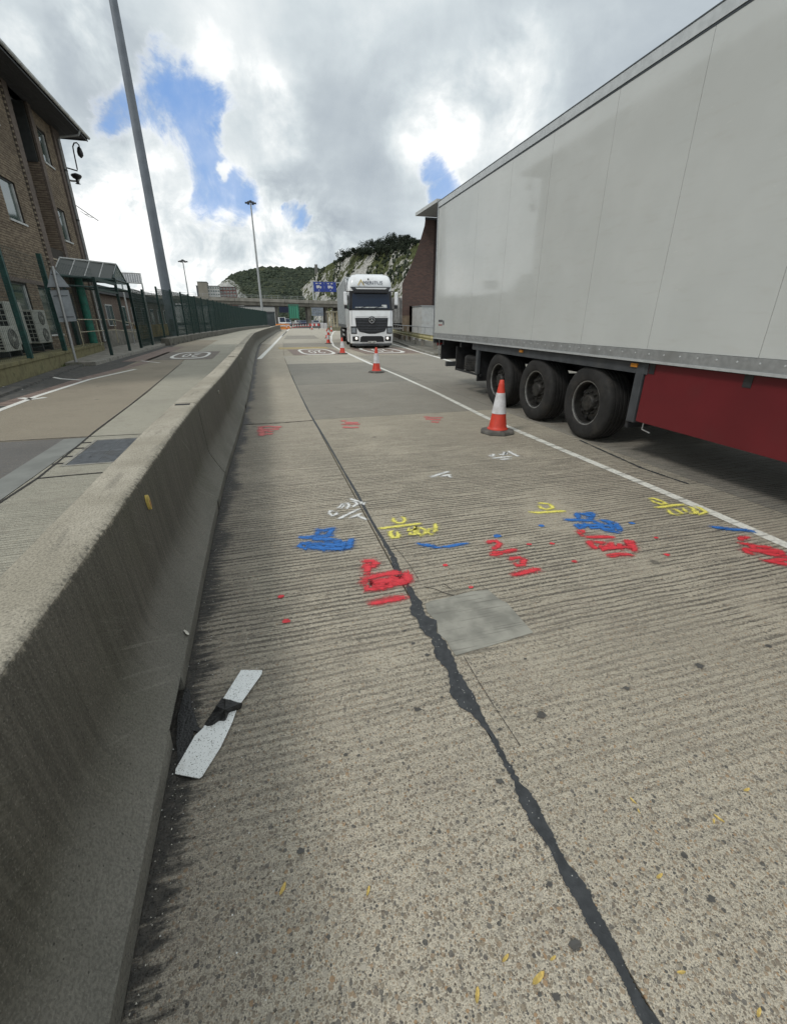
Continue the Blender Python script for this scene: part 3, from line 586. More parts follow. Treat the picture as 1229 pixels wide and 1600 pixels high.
spray('spray_mark', M['sp_faint'], *E_, [[(140, 130), (200, 125), (280, 130)], [(140, 150), (190, 140), (270, 140)], [(140, 175), (200, 165), (240, 165)], [(160, 125), (170, 178)], [(150, 140), (230, 155)]], .15, 'faded red mark nearest the barrier', fray=.3)
spray('spray_mark', M['sp_faint'], *E_, [[(585, 100), (620, 92)], [(580, 115), (640, 112), (700, 115)], [(590, 128), (650, 132), (690, 128)], [(600, 105), (690, 105)]], .15, 'faded red mark middle of three', fray=.3)
spray('spray_mark', M['sp_faint'], *E_, [[(1025, 72), (1060, 78), (1140, 78)], [(1030, 85), (1130, 90)], [(1060, 100), (1120, 104)]], .15, 'faded red mark farthest right', fray=.3)

# ---- manhole frame with four plates
fr = T('inspection_cover', 'square ribbed steel inspection cover in left lane beside barrier', 'manhole cover', (-1.96, 6.3, .0))
steel = simple('cover_steel', (.155, .165, .175), .55, .4, var=.15, sc=14, bump=.5, bsc=45, dirt=((.10, .09, .07), .5))
b = MB()
for a in ((-2.30, -1.60, 5.66, 5.70), (-2.30, -1.60, 6.88, 6.92), (-2.30, -2.26, 5.70, 6.88), (-1.64, -1.60, 5.70, 6.88)): b = MB(); b.box(a[0], a[1], a[2], a[3], -.02, .008); b.build('cover_frame', M['kerb'], fr)
for i in range(2):
    for j in range(2):
        x0 = -2.253+i*.307; y0 = 5.707+j*.587; b = MB(); b.box(x0, x0+.301, y0, y0+.581, -.02, .005)
        pl = b.build('cover_plate', steel, fr)
        b = MB(); [b.box(x0+.012, x0+.289, y0+.03+k*.045, y0+.045+k*.045, .005, .0085) for k in range(12)]
        b.lathe([(.018, .0085), (.018, .012)], 8, Matrix.Translation((x0+.15, y0+.3, 0))); b.build('rib', steel, pl)['kind'] = 'stuff'
for k, (x, y) in enumerate([(-2.36, 5.8), (-2.36, 6.1), (-2.36, 6.5), (-2.36, 6.8)]):
    b = MB(); b.box(x-.06, x+.05, y-.02, y+.02, -.02, .006); b.build('hinge_slot', M['joint'], fr)

# ------------------------------------------------------------------ concrete barrier units
def ring(y, z0=0., f=None, tx=0., dz=0.):
    f = bfoot(y)+tx if f is None else f
    half = [(0, z0), (.003, .012 if z0 < .012 else z0+.002), (0, .078), (-.012, .09), (-.060, .175), (-.110, .275), (-.124, .325), (-.128, .37), (-.140, .56), (-.151, .765), (-.157, .786), (-.172, .797), (-.19, .80)]
    if z0 > .05: half[2] = (-.004, .09); half[3] = (-.014, .1)
    L = [Vector((f+a, y, c+dz)) for a, c in half]; Rr = [Vector((f-.53-a, y, c+dz)) for a, c in reversed(half)]
    return L+Rr
M['csl0'] = simple('pale_stud', (.42, .41, .36), .5)
eye_m = simple('yellow_reflector', (.62, .47, .13), .5, var=.3, sc=30, dirt=((.2, .15, .07), .6))
dark_m = simple('black_recess', (.02, .02, .02), .9)
cuts = [-1.45, 4.70, 10.85, 17.0, 23.15, 29.3, 35.45, 41.6, 47.6, 53.6, 59.6, 65.6, 71.6, 77.6]
blab = ['nearest barrier unit, grimy face with white scrape and yellow reflector', 'second barrier unit, starting at the notch beside the manhole cover', 'third barrier unit away from the camera, dark with diagonal scrapes', 'fourth barrier unit, pale cracked joint at its near end', 'barrier unit where the row begins to swing right', 'barrier unit just past the kink in the row']
for i, (y0, y1) in enumerate(zip(cuts, cuts[1:])):
    if i == 0: y0 = -3.
    lab = blab[i] if i < 6 else None
    grp = 'concrete barrier units dividing the carriageways'
    yc = y0
    bo = T('concrete_barrier', ('grey concrete safety barrier, '+lab) if lab else 'pale grey concrete barrier unit, %s of the far curving units beyond the kink' % ('first', 'second', 'third', 'fourth', 'fifth', 'sixth', 'last')[i-6], 'barrier', (bfoot(yc)-.265, yc, 0), 0, grp)
    ys = [y0+.010]; 
    notch = []
    if i == 0: notch = [(1.40, 1.71), (-.9, -.55)]
    elif i == 1: notch = [(8.6, 8.9)]
    stp = .35 if i < 3 else 1.2
    y = y0+stp
    while y < y1-.2: ys.append(y); y += stp
    ys.append(y1-.014)
    for a, c in notch: ys += [a, a+.012, c-.012, c]
    if i == 0: ys += [3.80, 3.81, 3.9, 3.91]; notch.append((3.8, 3.91))
    ys = sorted(set(ys)); R_ = []
    tw = random.uniform(-.01, .01)
    for y in ys:
        up = any(a+.006 < y < c-.006 for a, c in notch)
        jit = mnoise.noise(Vector((y*2.1, 3, 0)))*.004
        R_.append(ring(y, .088 if up else 0., tx=jit))
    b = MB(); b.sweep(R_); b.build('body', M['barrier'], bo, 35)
    if i < 6:
        yj = y1-.10; f = bfoot(yj); b = MB(); b.box(f-.33, f-.20, yj-.035, yj+.04, .7995, .8025); b.build('lifting_slot', dark_m, bo)
        yr = {0: 2.365, 1: 6.28, 2: 12., 3: 18.3, 4: 24.5, 5: 30.5}[i]; zr = .672; f = bfoot(yr)
        b = MB(); m = FR((f-.1435, yr, zr), (0, 1, 0), (1, 0, .06))
        prof = [Vector((.017*cos(a), .040*sin(a), 0))*(1 if i == 0 else .55) for a in [2*pi*k/14 for k in range(14)]]
        b.prism([m @ q for q in prof], m.to_3x3() @ Vector((0, 0, .014))); rf = b.build('reflector', eye_m if i == 0 else M['csl0'], bo)
        b = MB(); b.prism([m @ (Vector((q.x*.4, q.y*.5-.01, .0142))) for q in prof], m.to_3x3() @ Vector((0, 0, .001))); b.build('reflector_lens', simple('orange_lens', (.35, .14, .05), .4) if i == 0 else bpy.data.materials['orange_lens'], rf)
# white scrape of mortar on the nearest unit's toe
b = MB(); b.blob((0, 0), .022, 0, 12, .7); b.e = None
ob = b.build('mortar_splash', simple('white_mortar', (.62, .60, .53), .9, var=.2, sc=30)); q = AX(290, 1013, -.50); ob.location = (-.4945, 2.02, .0945)
ob.rotation_euler = (0, radians(52), .3); tag(ob, 'small white mortar splash on the toe of nearest barrier', 'mortar splash'); ob.location = (-.497, 2.0, .100)
# ------------------------------------------------------------------ refrigerated semi-trailer on the right
def panel_mat():
    t = newmat('grp_side_panel'); p = t.pos
    n = t.noise(p, 1.3, 4.); f = t.noise(t.mul(p, (1, 1, 6)), 3., 4.)
    cc = t.mix(t.ss(n, .3, .7), (.53, .545, .525), (.57, .585, .565))
    cc = t.mix(t.m('MULTIPLY', t.ss(f, .5, .8), .25), cc, (.45, .44, .40))
    sc_ = t.noise(t.mul(p, (1, 2, 7)), 7., 5., .7)
    cc = t.mix(t.m('MULTIPLY', t.m('MULTIPLY', t.ss(sc_, .62, .68), t.ss(t.noise(p, 1.9, 2.), .55, .65)), .5), cc, (.66, .66, .62))
    t.put(t.b.inputs['Base Color'], cc)
    t.put(t.b.inputs['Roughness'], t.m('MULTIPLY_ADD', t.ss(n, .3, .8), .05, .045)); t.b.inputs['Specular IOR Level'].default_value = .55
    t.put(t.b.inputs['Normal'], t.bump(t.noise(t.mul(p, (1, 1, .4)), 1.1, 2.), .05, .02)); return t.mat
M['panel'] = panel_mat()
M['alu'] = simple('aluminium_rail', (.42, .43, .43), .42, .55, var=.12, sc=20, dirt=((.20, .19, .17), .5))
M['alu_light'] = simple('pale_aluminium', (.58, .60, .60), .4, .4, var=.08, sc=12)
M['blk'] = simple('black_steel', (.018, .019, .021), .55, var=.3, sc=9, dirt=((.06, .055, .048), .5))
M['dgrey'] = simple('dark_grey_steel', (.055, .06, .066), .5, var=.2, sc=7, dirt=((.09, .085, .075), .4))
M['rubber'] = simple('tyre_rubber', (.016, .0155, .015), .82, var=.35, sc=7, bump=.3, dirt=((.042, .038, .033), .7), dsc=5)
M['rim'] = simple('dark_wheel_steel', (.030, .029, .027), .5, .3, var=.4, sc=18, dirt=((.065, .058, .048), .5), dsc=9)
M['rimlip'] = simple('bare_rim_lip', (.33, .33, .32), .4, .6, var=.3, sc=14, dirt=((.12, .11, .09), .5), dsc=9)
M['skirt'] = simple('dark_red_skirt', (.125, .010, .014), .45, var=.10, sc=1.5, dirt=((.10, .02, .02), .3))
M['amber'] = simple('amber_marker', (.55, .22, .03), .3)
M['edge'] = simple('dark_trim', (.05, .06, .07), .5)
tr = T('semi_trailer', 'large white refrigerated trailer with dark red skirt and three axles parked on the right', 'trailer', (4.33, 11.3, 0), -.031)
W_ = 2.55; L_ = 13.6
def each(name, mat, boxes, parent, bevel=0):
    for q in boxes: b = MB(); b.box(*q); r = b.build(name, mat, parent, local=True, bevel=bevel)
    return r
def bl(name, mat, *boxes, parent=tr, bevel=0): return each(name, mat, boxes, parent, bevel)
bl('body_core', M['edge'], (.02, W_-.02, -L_+.02, -.03, 1.16, 3.96))
yl = [-.07]
for y in (9.06, 7.78, 6.62, 5.36, 4.19, 2.94): yl.append(y-11.3)
while yl[-1] > -L_+1.4: yl.append(yl[-1]-1.24)
yl.append(-L_+.05)
for a, c in zip(yl, yl[1:]): bl('side_panel', M['panel'], (0, .018, c+.0022, a-.0022, 1.235, 3.865))
for a, c in zip(yl[::3], yl[3::3]): bl('far_side_panel', M['panel'], (W_-.018, W_, c+.004, a-.004, 1.235, 3.865))
bl('roof_panel', M['panel'], (.02, W_-.02, -L_, 0, 3.96, 3.985))
bl('top_rail', M['alu_light'], (-.012, .03, -L_, 0, 3.885, 3.992)); bl('top_rail_trim', M['edge'], (-.016, .0, -L_, 0, 3.992, 4.004), (-.005, .0, -L_, 0, 3.866, 3.884))
br = bl('bottom_rail', M['alu'], (-.014, .03, -L_, 0, 1.125, 1.232)); bl('rail_lip', M['alu_light'], (-.026, .03, -L_, 0, 1.10, 1.125), parent=br)
b = MB(); y = -.2
while y > -L_: b.lathe([(.010, 0), (.008, .004), (0, .005)], 8, FR((-.014, y, 1.19), (0, 1, 0), (-1, 0, 0)), cap=False); y -= .205
b.build('rivets', M['alu_light'], tr, local=True)['kind'] = 'stuff'
bl('rear_post', M['edge'], (-.018, .05, -.05, .012, 1.02, 4.0), bevel=.006); bl('rear_post_trim', M['alu_light'], (-.020, -.002, -.075, -.052, 1.14, 3.98))
bl('rear_door', M['panel'], (.06, W_/2-.01, -.03, .02, 1.15, 3.9)); bl('rear_door', M['panel'], (W_/2+.01, W_-.06, -.03, .02, 1.15, 3.9))
bl('rear_frame', M['dgrey'], (0, W_, -.06, .03, 1.0, 1.14), (0, W_, -.05, .03, 3.9, 4.0), (W_-.05, W_, -.05, .012, 1.0, 4.0))
bl('front_wall', M['panel'], (0, W_, -L_, -L_+.04, 1.15, 3.99))
# small maker's decal, too small to read: two short lines of print and a dark arch
dk = bl('decal', simple('decal_ink', (.05, .05, .06), .6), *[(-.004, 0, y-.030, y, 1.40+.085, 1.40+.135) for y in (-.33, -.375, -.42, -.47, -.515, -.56)])
bl('decal_line', simple('decal_red', (.30, .08, .08), .6), *[(-.0042, 0, y-.028, y, 1.405, 1.435) for y in (-.33, -.37, -.41, -.46, -.505, -.545)], parent=dk)
b = MB(); b.prism([Vector((-.004, -.66-.05*cos(a)*1.0, 1.42+.11*sin(a))) for a in [pi*k/8 for k in range(9)]]+[Vector((-.004, -.66-.02*cos(a), 1.42+.06*sin(a))) for a in [pi-pi*k/8 for k in range(9)]], (.003, 0, 0)); b.build('decal_arch', bpy.data.materials['decal_ink'], dk, local=True)
# chassis
bl('chassis_beam', M['blk'], (.62, .76, -L_+.3, -.1, .78, 1.1), (W_-.76, W_-.62, -L_+.3, -.1, .78, 1.1))
bl('cross_member', M['blk'], *[(.04, W_-.04, y-.04, y+.04, .98, 1.1) for y in [-.6-1.1*k for k in range(12)]])
bl('floor_panel', M['blk'], (.02, W_-.02, -L_, -.02, 1.09, 1.12))
bl('side_channel', M['dgrey'], (.035, .075, -7.15, -2.35, .97, 1.085))
bl('mud_flap', M['blk'], (.07, .5, -2.62, -2.58, .36, 1.0)); bl('flap_bracket', M['dgrey'], (.03, .10, -2.66, -2.56, .50, 1.05), bevel=.01)
bl('front_mud_flap', M['blk'], (.06, .5, -7.0, -6.95, .34, .98)); bl('front_flap_bracket', M['dgrey'], (.03, .14, -7.10, -6.98, .42, 1.07), bevel=.01)
for y in (-4.35, -6.93): bl('side_marker', M['amber'], (.015, .035, y-.07, y+.03, 1.035, 1.075))
bl('skirt_panel', M['skirt'], (.045, .075, -12.2, -7.12, .445, 1.092), bevel=.004); bl('far_skirt_panel', M['skirt'], (W_-.075, W_-.045, -12.2, -7.12, .445, 1.092)); bl('far_side_channel', M['dgrey'], (W_-.075, W_-.035, -7.15, -2.35, .97, 1.085))  # unseen far skirt and channel mirror the near ones, added to block light underneath
b = MB(); b.tube([(.09, -7.2, .44), (.09, -7.2, .36), (.09, -7.32, .345)], .008, 6); b.build('skirt_catch', M['alu'], tr, local=True)
bl('tail_board', M['blk'], (.12, .95, -.28, -.22, .62, .98)); bl('tail_board', M['blk'], (W_-.95, W_-.12, -.28, -.22, .62, .98))
b = MB(); b.tube([(.10, -.15, 1.08), (.10, -.16, .72), (.13, -.2, .66)], .014, 6); b.build('air_pipe', M['alu'], tr, local=True)
bl('rear_underrun_bar', M['dgrey'], (.14, W_-.14, -.62, -.52, .475, .585), bevel=.008); b = MB()
for y, z in ((-.515, .51),): [b.lathe([(.012, 0), (.012, .004)], 8, FR((.19+k*.28, y, z), (1, 0, 0), (0, 1, 0))) for k in range(3)]
b.build('bar_bolts', M['blk'], tr, local=True)['kind'] = 'stuff'
bl('underrun_strut', M['blk'], (.66, .74, -1.0, -.55, .50, 1.0), (W_-.74, W_-.66, -1.0, -.55, .50, 1.0))
bl('tail_light', simple('tail_red', (.35, .02, .02), .3), (.1, .45, -.03, .03, .93, 1.0), (W_-.45, W_-.1, -.03, .03, .93, 1.0))
def tyre_prof():
    h = [(.292, .150), (.300, .178), (.340, .192), (.40, .192), (.452, .182), (.478, .160), (.490, .135)]
    tp = [(.490, .095), (.480, .092), (.480, .078), (.490, .075), (.490, .035), (.480, .032), (.480, .018), (.490, .015)]
    return [(r, z) for r, z in h]+tp+[(r, -z) for r, z in tp[::-1]]+[(r, -z) for r, z in h[::-1]]
def wheel(parent, o, side=-1, rim='rim', s=1., dual=False):
    m = FR(o, (0, 1, 0), (side, 0, 0)) @ Matrix.Scale(s, 4)
    w_ = MB(); w_.lathe(tyre_prof(), 44, m, cap=False); ty = w_.build('wheel', M['rubber'], parent, smooth=35, local=True)
    w_ = MB(); w_.lathe([(.296, .150), (.294, .168), (.283, .166), (.280, .155)], 40, m, cap=False); w_.build('rim_lip', M['rimlip'], ty, smooth=40, local=True)
    w_ = MB(); w_.lathe([(.281, .155), (.268, .145), (.262, .02), (.240, .05), (.205, .075), (.165, .085), (.14, .080), (.118, .085), (.112, .125), (.098, .145), (.04, .15), (0, .15)], 32, m, cap=False); w_.build('wheel_disc', M[rim], ty, smooth=30, local=True)
    w_ = MB(); near_ = parent is tr and side < 0
    for k in range(10):
        a = 2*pi*k/10
        if near_: w_ = MB()
        w_.lathe([(.0, .009), (.028, .0085), (.031, 0)], 10, m @ FR((.214*cos(a), .214*sin(a), .0705), (sin(a), -cos(a), 0), (cos(a)*.45, sin(a)*.45, .9)), cap=False)
        if near_: w_.build('hand_hole', dark_m, ty, local=True)
    if not near_: w_.build('hand_holes', dark_m, ty, local=True)['kind'] = 'stuff'
    w_ = MB()
    for k in range(10):
        a = 2*pi*(k+.5)/10; w_.lathe([(.017, 0), (.017, .03), (.009, .034), (.009, .045)], 6, m @ Matrix.Translation((.146*cos(a), .146*sin(a), .082)))
    w_.build('wheel_nuts', M[rim], ty, local=True)['kind'] = 'stuff'; return ty
for yy_ in (-3.52, -4.83, -6.14):
    wheel(tr, (.245, yy_, .49)); wheel(tr, (W_-.245, yy_, .49), 1)
for y in (-3.52, -4.83, -6.14): b = MB(); b.tube([(.3, y, .5), (W_-.3, y, .5)], .07, 10); b.build('axle', M['blk'], tr, local=True)
bl('mudguard', M['blk'], *[(.18, .5, y-.5, y+.5, 1.03, 1.06) for y in (-3.52, -4.83, -6.14)])
for x in (.95, 1.6): b = MB(); b.tube([(x, -8.2, .7), (x, -9.6, .7)], .17, 16); b.build('air_tank', M['blk'], tr, local=True, smooth=40)
b = MB(); b.lathe([(r, z*.85) for r, z in tyre_prof()], 44, Matrix.Translation((.56, -2.0, .66)), cap=False); sp = b.build('spare_wheel', M['rubber'], tr, local=True, smooth=35)
b = MB(); b.lathe([(.29, -.12), (.2, -.08), (.1, -.09), (0, -.09)], 24, Matrix.Translation((.56, -2.0, .66))); b.build('spare_rim', M['rim'], sp, local=True)
bl('spare_carrier', M['blk'], (.1, .14, -2.7, -1.3, .46, .50), (.95, .99, -2.7, -1.3, .46, .50), (.1, .98, -1.34, -1.3, .46, .98))
bl('landing_leg', M['blk'], (.55, .68, -11.0, -10.87, .1, 1.0), (W_-.68, W_-.55, -11.0, -10.87, .1, 1.0)); bl('landing_foot', M['blk'], (.5, .74, -11.1, -10.78, 0, .1), (W_-.74, W_-.5, -11.1, -10.78, 0, .1))

# ------------------------------------------------------------------ white articulated lorry facing the camera
M['white'] = simple('white_cab_paint', (.82, .84, .86), .25, var=.04, sc=2, coat=.4, dirt=((.50, .48, .44), .35), dsc=1.6)
M['cabblack'] = simple('cab_black_plastic', (.016, .017, .02), .42, var=.2)
M['slat'] = simple('grille_slat', (.035, .038, .045), .35, var=.2)
def glass_mat(name, c, r=.04, spec=1.):
    t = newmat(name); t.put(t.b.inputs['Base Color'], c); t.b.inputs['Roughness'].default_value = r; t.b.inputs['Specular IOR Level'].default_value = spec
    t.b.inputs['Coat Weight'].default_value = .6; return t.mat
M['cabglass'] = glass_mat('windscreen_glass', (.012, .022, .045), .05, .35); M['cabglass'].node_tree.nodes['Principled BSDF'].inputs['Coat Weight'].default_value = 0
M['lampglass'] = simple('headlamp_glass', (.30, .33, .36), .12, .3, var=.4, sc=30)
M['chrome'] = simple('chrome', (.75, .76, .78), .15, 1.)
fx0, fy0 = 6.44, 26.75
lr = T('articulated_lorry', 'white articulated lorry facing the camera with dark grille and lit fog lamps', 'lorry', (fx0, fy0, 0), -.124)
def lb(name, mat, *boxes, parent=lr, bevel=0): return each(name, mat, boxes, parent, bevel)
lv = [(.26, 1.20, .06), (.30, 1.24, .03), (.70, 1.25, .0), (1.2, 1.25, .0), (1.65, 1.25, .02), (2.05, 1.24, .06), (2.5, 1.22, .14), (2.95, 1.19, .22), (3.23, 1.19, .20), (3.3, 1.18, .19), (3.55, 1.16, .27), (3.74, 1.10, .42), (3.84, 1.00, .62), (3.88, .86, .9)]
def fr_(z):
    for (a, w1, f1), (c, w2, f2) in zip(lv, lv[1:]):
        if z <= c: k = max(0, (z-a)/(c-a)); return w1+(w2-w1)*k, f1+(f2-f1)*k
    return lv[-1][1:]
def cring(z, o=0., back=2.25):
    w1, f = fr_(z); w1 += o; f -= o; r = .24
    pts = [(-w1, back), (-w1, f+r)]+[(-w1+r-r*cos(a), f+r-r*sin(a)) for a in (pi/8, pi/4, 3*pi/8)]+[(-w1+r, f), (0, f-.002), (w1-r, f)]
    pts += [(w1-r+r*sin(a), f+r-r*cos(a)) for a in (pi/8, pi/4, 3*pi/8)]+[(w1, f+r), (w1, back)]
    return [Vector((x, y, z)) for x, y in pts]
def cab(name, mat, z0, z1, o, back=2.25, n=5, xlim=None, parent=lr):
    zs = sorted(set([z0, z1]+[q[0] for q in lv if z0 < q[0] < z1])); b = MB()
    b.sweep([cring(z, o, back) for z in zs]); return b.build(name, mat, parent, local=True, smooth=35)
cab('cab_body', M['white'], .26, 3.88, 0)
cab('windscreen_surround', M['cabblack'], 2.03, 3.02, .008, back=.62)
def frontpoly(name, mat, pts, off, th=.03, parent=lr, lc=None):
    b = MB(); vs = []
    for x, z in pts:
        w1, f = fr_(z); ax = min(1, max(0, (abs(x)-(w1-.24))/.24)); y = f+.24*(1-sqrt(max(0, 1-ax*ax)))
        vs.append(Vector((x, y-off, z)))
    b.prism(vs, (0, th, 0)); return b.build(name, mat, parent, local=True)
# windscreen as a bent sheet
def bent(name, mat, x0, x1, z0, z1, off, parent=lr, nx=14, nz=4, tx=0., th=.02):
    vs = []
    for j in range(nz+1):
        z = z0+(z1-z0)*j/nz; w1, f = fr_(z)
        for i in range(nx+1):
            x = (x0+(x1-x0)*i/nx)*(1-tx*j/nz); ax = min(1, max(0, (abs(x)-(w1-.24))/.24))
            y = f+.24*(1-sqrt(max(0, 1-ax*ax))); vs.append((x, y-off, z))
    n = nx+1; k = len(vs); vs += [(x, y+th, z) for x, y, z in vs]
    fs = [(j*n+i, j*n+i+1, (j+1)*n+i+1, (j+1)*n+i) for j in range(nz) for i in range(nx)]; fs += [tuple(q+k for q in f[::-1]) for f in fs]
    rim = [i for i in range(n)]+[j*n+nx for j in range(1, nz+1)]+[nz*n+i for i in range(nx-1, -1, -1)]+[j*n for j in range(nz-1, 0, -1)]
    fs += [(rim[(i+1) % len(rim)], rim[i], rim[i]+k, rim[(i+1) % len(rim)]+k) for i in range(len(rim))]
    b = MB(); b.add(vs, fs); return b.build(name, mat, parent, local=True, smooth=40)
ws = bent('windscreen', M['cabglass'], -1.08, 1.06, 2.12, 2.88, .022, tx=.03)
inn = simple('pale_dash_reflection', (.42, .44, .45), .7, var=.3, sc=9)
bent('dashboard_reflection_strip', inn, -.92, .9, 2.16, 2.21, .043, ws) ; lb('dash_paper', simple('paper', (.7, .72, .72), .7), (.60, .88, .065, .07, 2.2, 2.32), parent=ws)  # pale strip over the glass: dashboard reflection put in as colour
for x in (-.75, .05): b = MB(); b.tube([(x, .02, 2.13), (x+.65, .055, 2.26)], .012, 5); b.build('wiper', M['cabblack'], ws, local=True)
frontpoly('sun_visor', M['cabblack'], [(-1.14, 3.22), (-1.02, 3.08), (-.95, 2.93), (.95, 2.93), (1.02, 3.08), (1.14, 3.22)], .20, .22)
frontpoly('visor_strip', M['white'], [(-.88, 3.17), (-.80, 3.10), (.80, 3.10), (.88, 3.17)], .215, .03)
lb('roof_lip', M['white'], (-.8, .8, .92, 1.1, 3.88, 3.91))
tm = FR((.12, fr_(3.44)[1]-.045, 3.43), (1, 0, 0), (0, -1, .25))
text('lettering', 'MERITUS', simple('lettering_dark', (.06, .07, .10), .5), lr, tm, .27, .004, 1.05)
tg = simple('gold_print', (.52, .42, .20), .5)
b = MB(); b.prism([tm @ Vector(q) for q in ((-.86, -.13, 0), (-.66, .20, 0), (-.46, -.13, 0), (-.53, -.13, 0), (-.66, .08, 0), (-.79, -.13, 0))], (0, -.004, 0)); b.build('triangle_logo', tg, lr, local=True)
b = MB(); b.lathe([(.045, 0), (.03, .02), (0, .02)], 12, FR((-.12, fr_(3.62)[1]-.03, 3.62), (1, 0, 0), (0, -1, .3)), cap=False); b.build('roof_camera', M['cabblack'], lr, local=True)
# grille, badge, lights
frontpoly('grille_opening', M['cabblack'], [(-.94, 1.64), (-.90, 1.2), (-.74, .92), (-.2, .80), (.2, .80), (.74, .92), (.90, 1.2), (.94, 1.64)], .012, .05)
gl = [(1.55, .90), (1.40, .88), (1.25, .85), (1.10, .80), (.97, .72)]
for z, w1 in gl:
    frontpoly('grille_slat', M['slat'], [(-w1, z+.045), (-w1+.02, z-.035), (0, z-.055), (w1-.02, z-.035), (w1, z+.045), (0, z+.03)], .045, .05)
m = FR((0, fr_(1.5)[1]-.06, 1.52), (1, 0, 0), (0, -1, 0)); b = MB(); b.lathe([(.21, -.06), (.21, 0), (.18, .02), (0, .025)], 28, m, cap=False); bd = b.build('badge_housing', M['cabblack'], lr, local=True, smooth=40)
b = MB(); tor = [(.150+.013*cos(a), .035+.013*sin(a)) for a in [2*pi*k/8 for k in range(9)]]; b.lathe(tor, 28, m, cap=False)
for k in range(3):
    a = pi/2+2*pi*k/3; c1 = Vector((.15*cos(a), .15*sin(a), .035)); l1 = Vector((.028*cos(a+pi/3), .028*sin(a+pi/3), .04)); l2 = Vector((.028*cos(a-pi/3), .028*sin(a-pi/3), .04))
    b.prism([m @ c1, m @ l1, m @ Vector((0, 0, .045)), m @ l2], (0, .015, 0))
b.build('star_emblem', M['chrome'], bd, local=True, smooth=40)
frontpoly('lower_intake', M['cabblack'], [(-.66, .62), (-.70, .36), (.70, .36), (.66, .62), (.55, .68), (-.55, .68)], .02, .05)
lb('number_plate', simple('plate_white', (.62, .62, .58), .6), (-.24, .24, -.06, -.045, .30, .41)); lb('plate_print', M['dgrey'], *[(x, x+.045, -.063, -.06, .325, .385) for x in (-.2, -.14, -.08, .03, .09, .15)])
lit = newmat('lit_lamp'); lit.put(lit.b.inputs['Base Color'], (1, .95, .85, 1)); lit.put(lit.b.inputs['Emission Color'], (1, .96, .88, 1)); lit.b.inputs['Emission Strength'].default_value = .6; M['lit'] = lit.mat
for s_ in (-1, 1):
    a_, c_ = sorted((s_*.86, s_*1.2)); bent('headlamp_housing', M['cabblack'], a_, c_, .80, 1.2, .010, nx=8)
    a_, c_ = sorted((s_*.92, s_*1.17)); bent('headlight', M['lampglass'], a_, c_, .85, 1.12, .026, nx=8)
    a_, c_ = sorted((s_*.76, s_*1.12)); bent('fog_lamp_housing', M['cabblack'], a_, c_, .40, .66, .010, nx=8)
    b = MB(); b.lathe([(.075, 0), (.07, .02), (0, .03)], 16, FR((s_*.90, fr_(.53)[1]-.03, .56), (1, 0, 0), (0, -1, 0)), cap=False); b.build('fog_lamp', M['lit'], lr, local=True)
    a_, c_ = sorted((s_*1.12, s_*1.135)); bent('cab_corner_seam', simple('vane_grey', (.25, .27, .3), .4) if s_ < 0 else bpy.data.materials['vane_grey'], a_, c_, 1.28, 2.0, .006, nx=2)
    mr = lb('mirror', M['white'], (s_*1.44-.10, s_*1.44+.10, .12, .30, 2.30, 2.98), bevel=.05); lb('mirror_foot', M['cabblack'], (s_*1.43-.09, s_*1.43+.09, .14, .28, 2.12, 2.30), parent=mr, bevel=.03)
    for za, zb in ((3.02, 2.98), (2.05, 2.16)): b = MB(); b.tube([(s_*1.15, .3, za), (s_*1.43, .22, zb)], .025, 6); b.build('mirror_arm', M['cabblack'], mr, local=True)
    lb('door_window', M['cabglass'], (s_*1.245-.005, s_*1.245+.005, .72, 1.55, 2.15, 2.85)); lb('door_seam', M['cabblack'], (s_*1.252-.003, s_*1.252+.003, .62, .64, .9, 3.0), (s_*1.252-.003, s_*1.252+.003, 1.68, 1.70, .9, 3.0))
lb('seam_line', M['cabblack'], (-.9, .9, -.012, .0, 1.695, 1.705)); lb('step_well', M['cabblack'], (-1.262, -1.22, .35, .75, .3, .8)); lb('front_bumper_lip', M['dgrey'], (-1.15, 1.15, .02, .3, .16, .27))
for s_ in (-1, 1):
    wheel(lr, (s_*1.03, 1.35, .49), s_, 'rimlip'); wheel(lr, (s_*1.0, 4.95, .49), s_, 'rimlip')
    for y in (9.5, 10.8, 12.1): wheel(lr, (s_*1.03, y, .49), s_, 'rimlip')
    b = MB(); b.sweep([[Vector((x, 1.35+r*cos(a), .49+r*sin(a))) for r, x in ((.56, s_*1.255), (.52, s_*1.255), (.52, s_*.8), (.56, s_*.8))] for a in [pi*k/12 for k in range(13)]]); b.build('wheel_arch', M['blk'], lr, local=True)
lb('tractor_chassis', M['blk'], (-.45, .45, 1.5, 6.2, .55, .95)); lb('fuel_tank', M['alu'], (-1.2, -.65, 2.5, 4.1, .4, .95), bevel=.08); lb('fuel_tank', M['alu'], (.65, 1.2, 2.5, 4.1, .4, .95), bevel=.08)
lb('side_fairing', M['white'], (-1.24, -1.20, 2.26, 2.9, .3, 3.75), (1.20, 1.24, 2.26, 2.9, .3, 3.75)); lb('trailer_chassis', M['blk'], (-.5, .5, 4.2, 14.4, .85, 1.12), (-1.2, 1.2, 3.2, 14.45, 1.04, 1.16))
cur = simple('trailer_curtain', (.40, .43, .44), .55, var=.1, sc=2, dirt=((.25, .25, .24), .5))
tb = lb('trailer_box', cur, (-1.275, 1.275, 2.95, 14.5, 1.16, 3.86)); lb('trailer_front_frame', M['alu_light'], (-1.285, -1.20, 2.92, 3.05, 1.1, 3.9), (1.20, 1.285, 2.92, 3.05, 1.1, 3.9), (-1.285, 1.285, 2.92, 3.05, 3.82, 3.9), parent=tb)
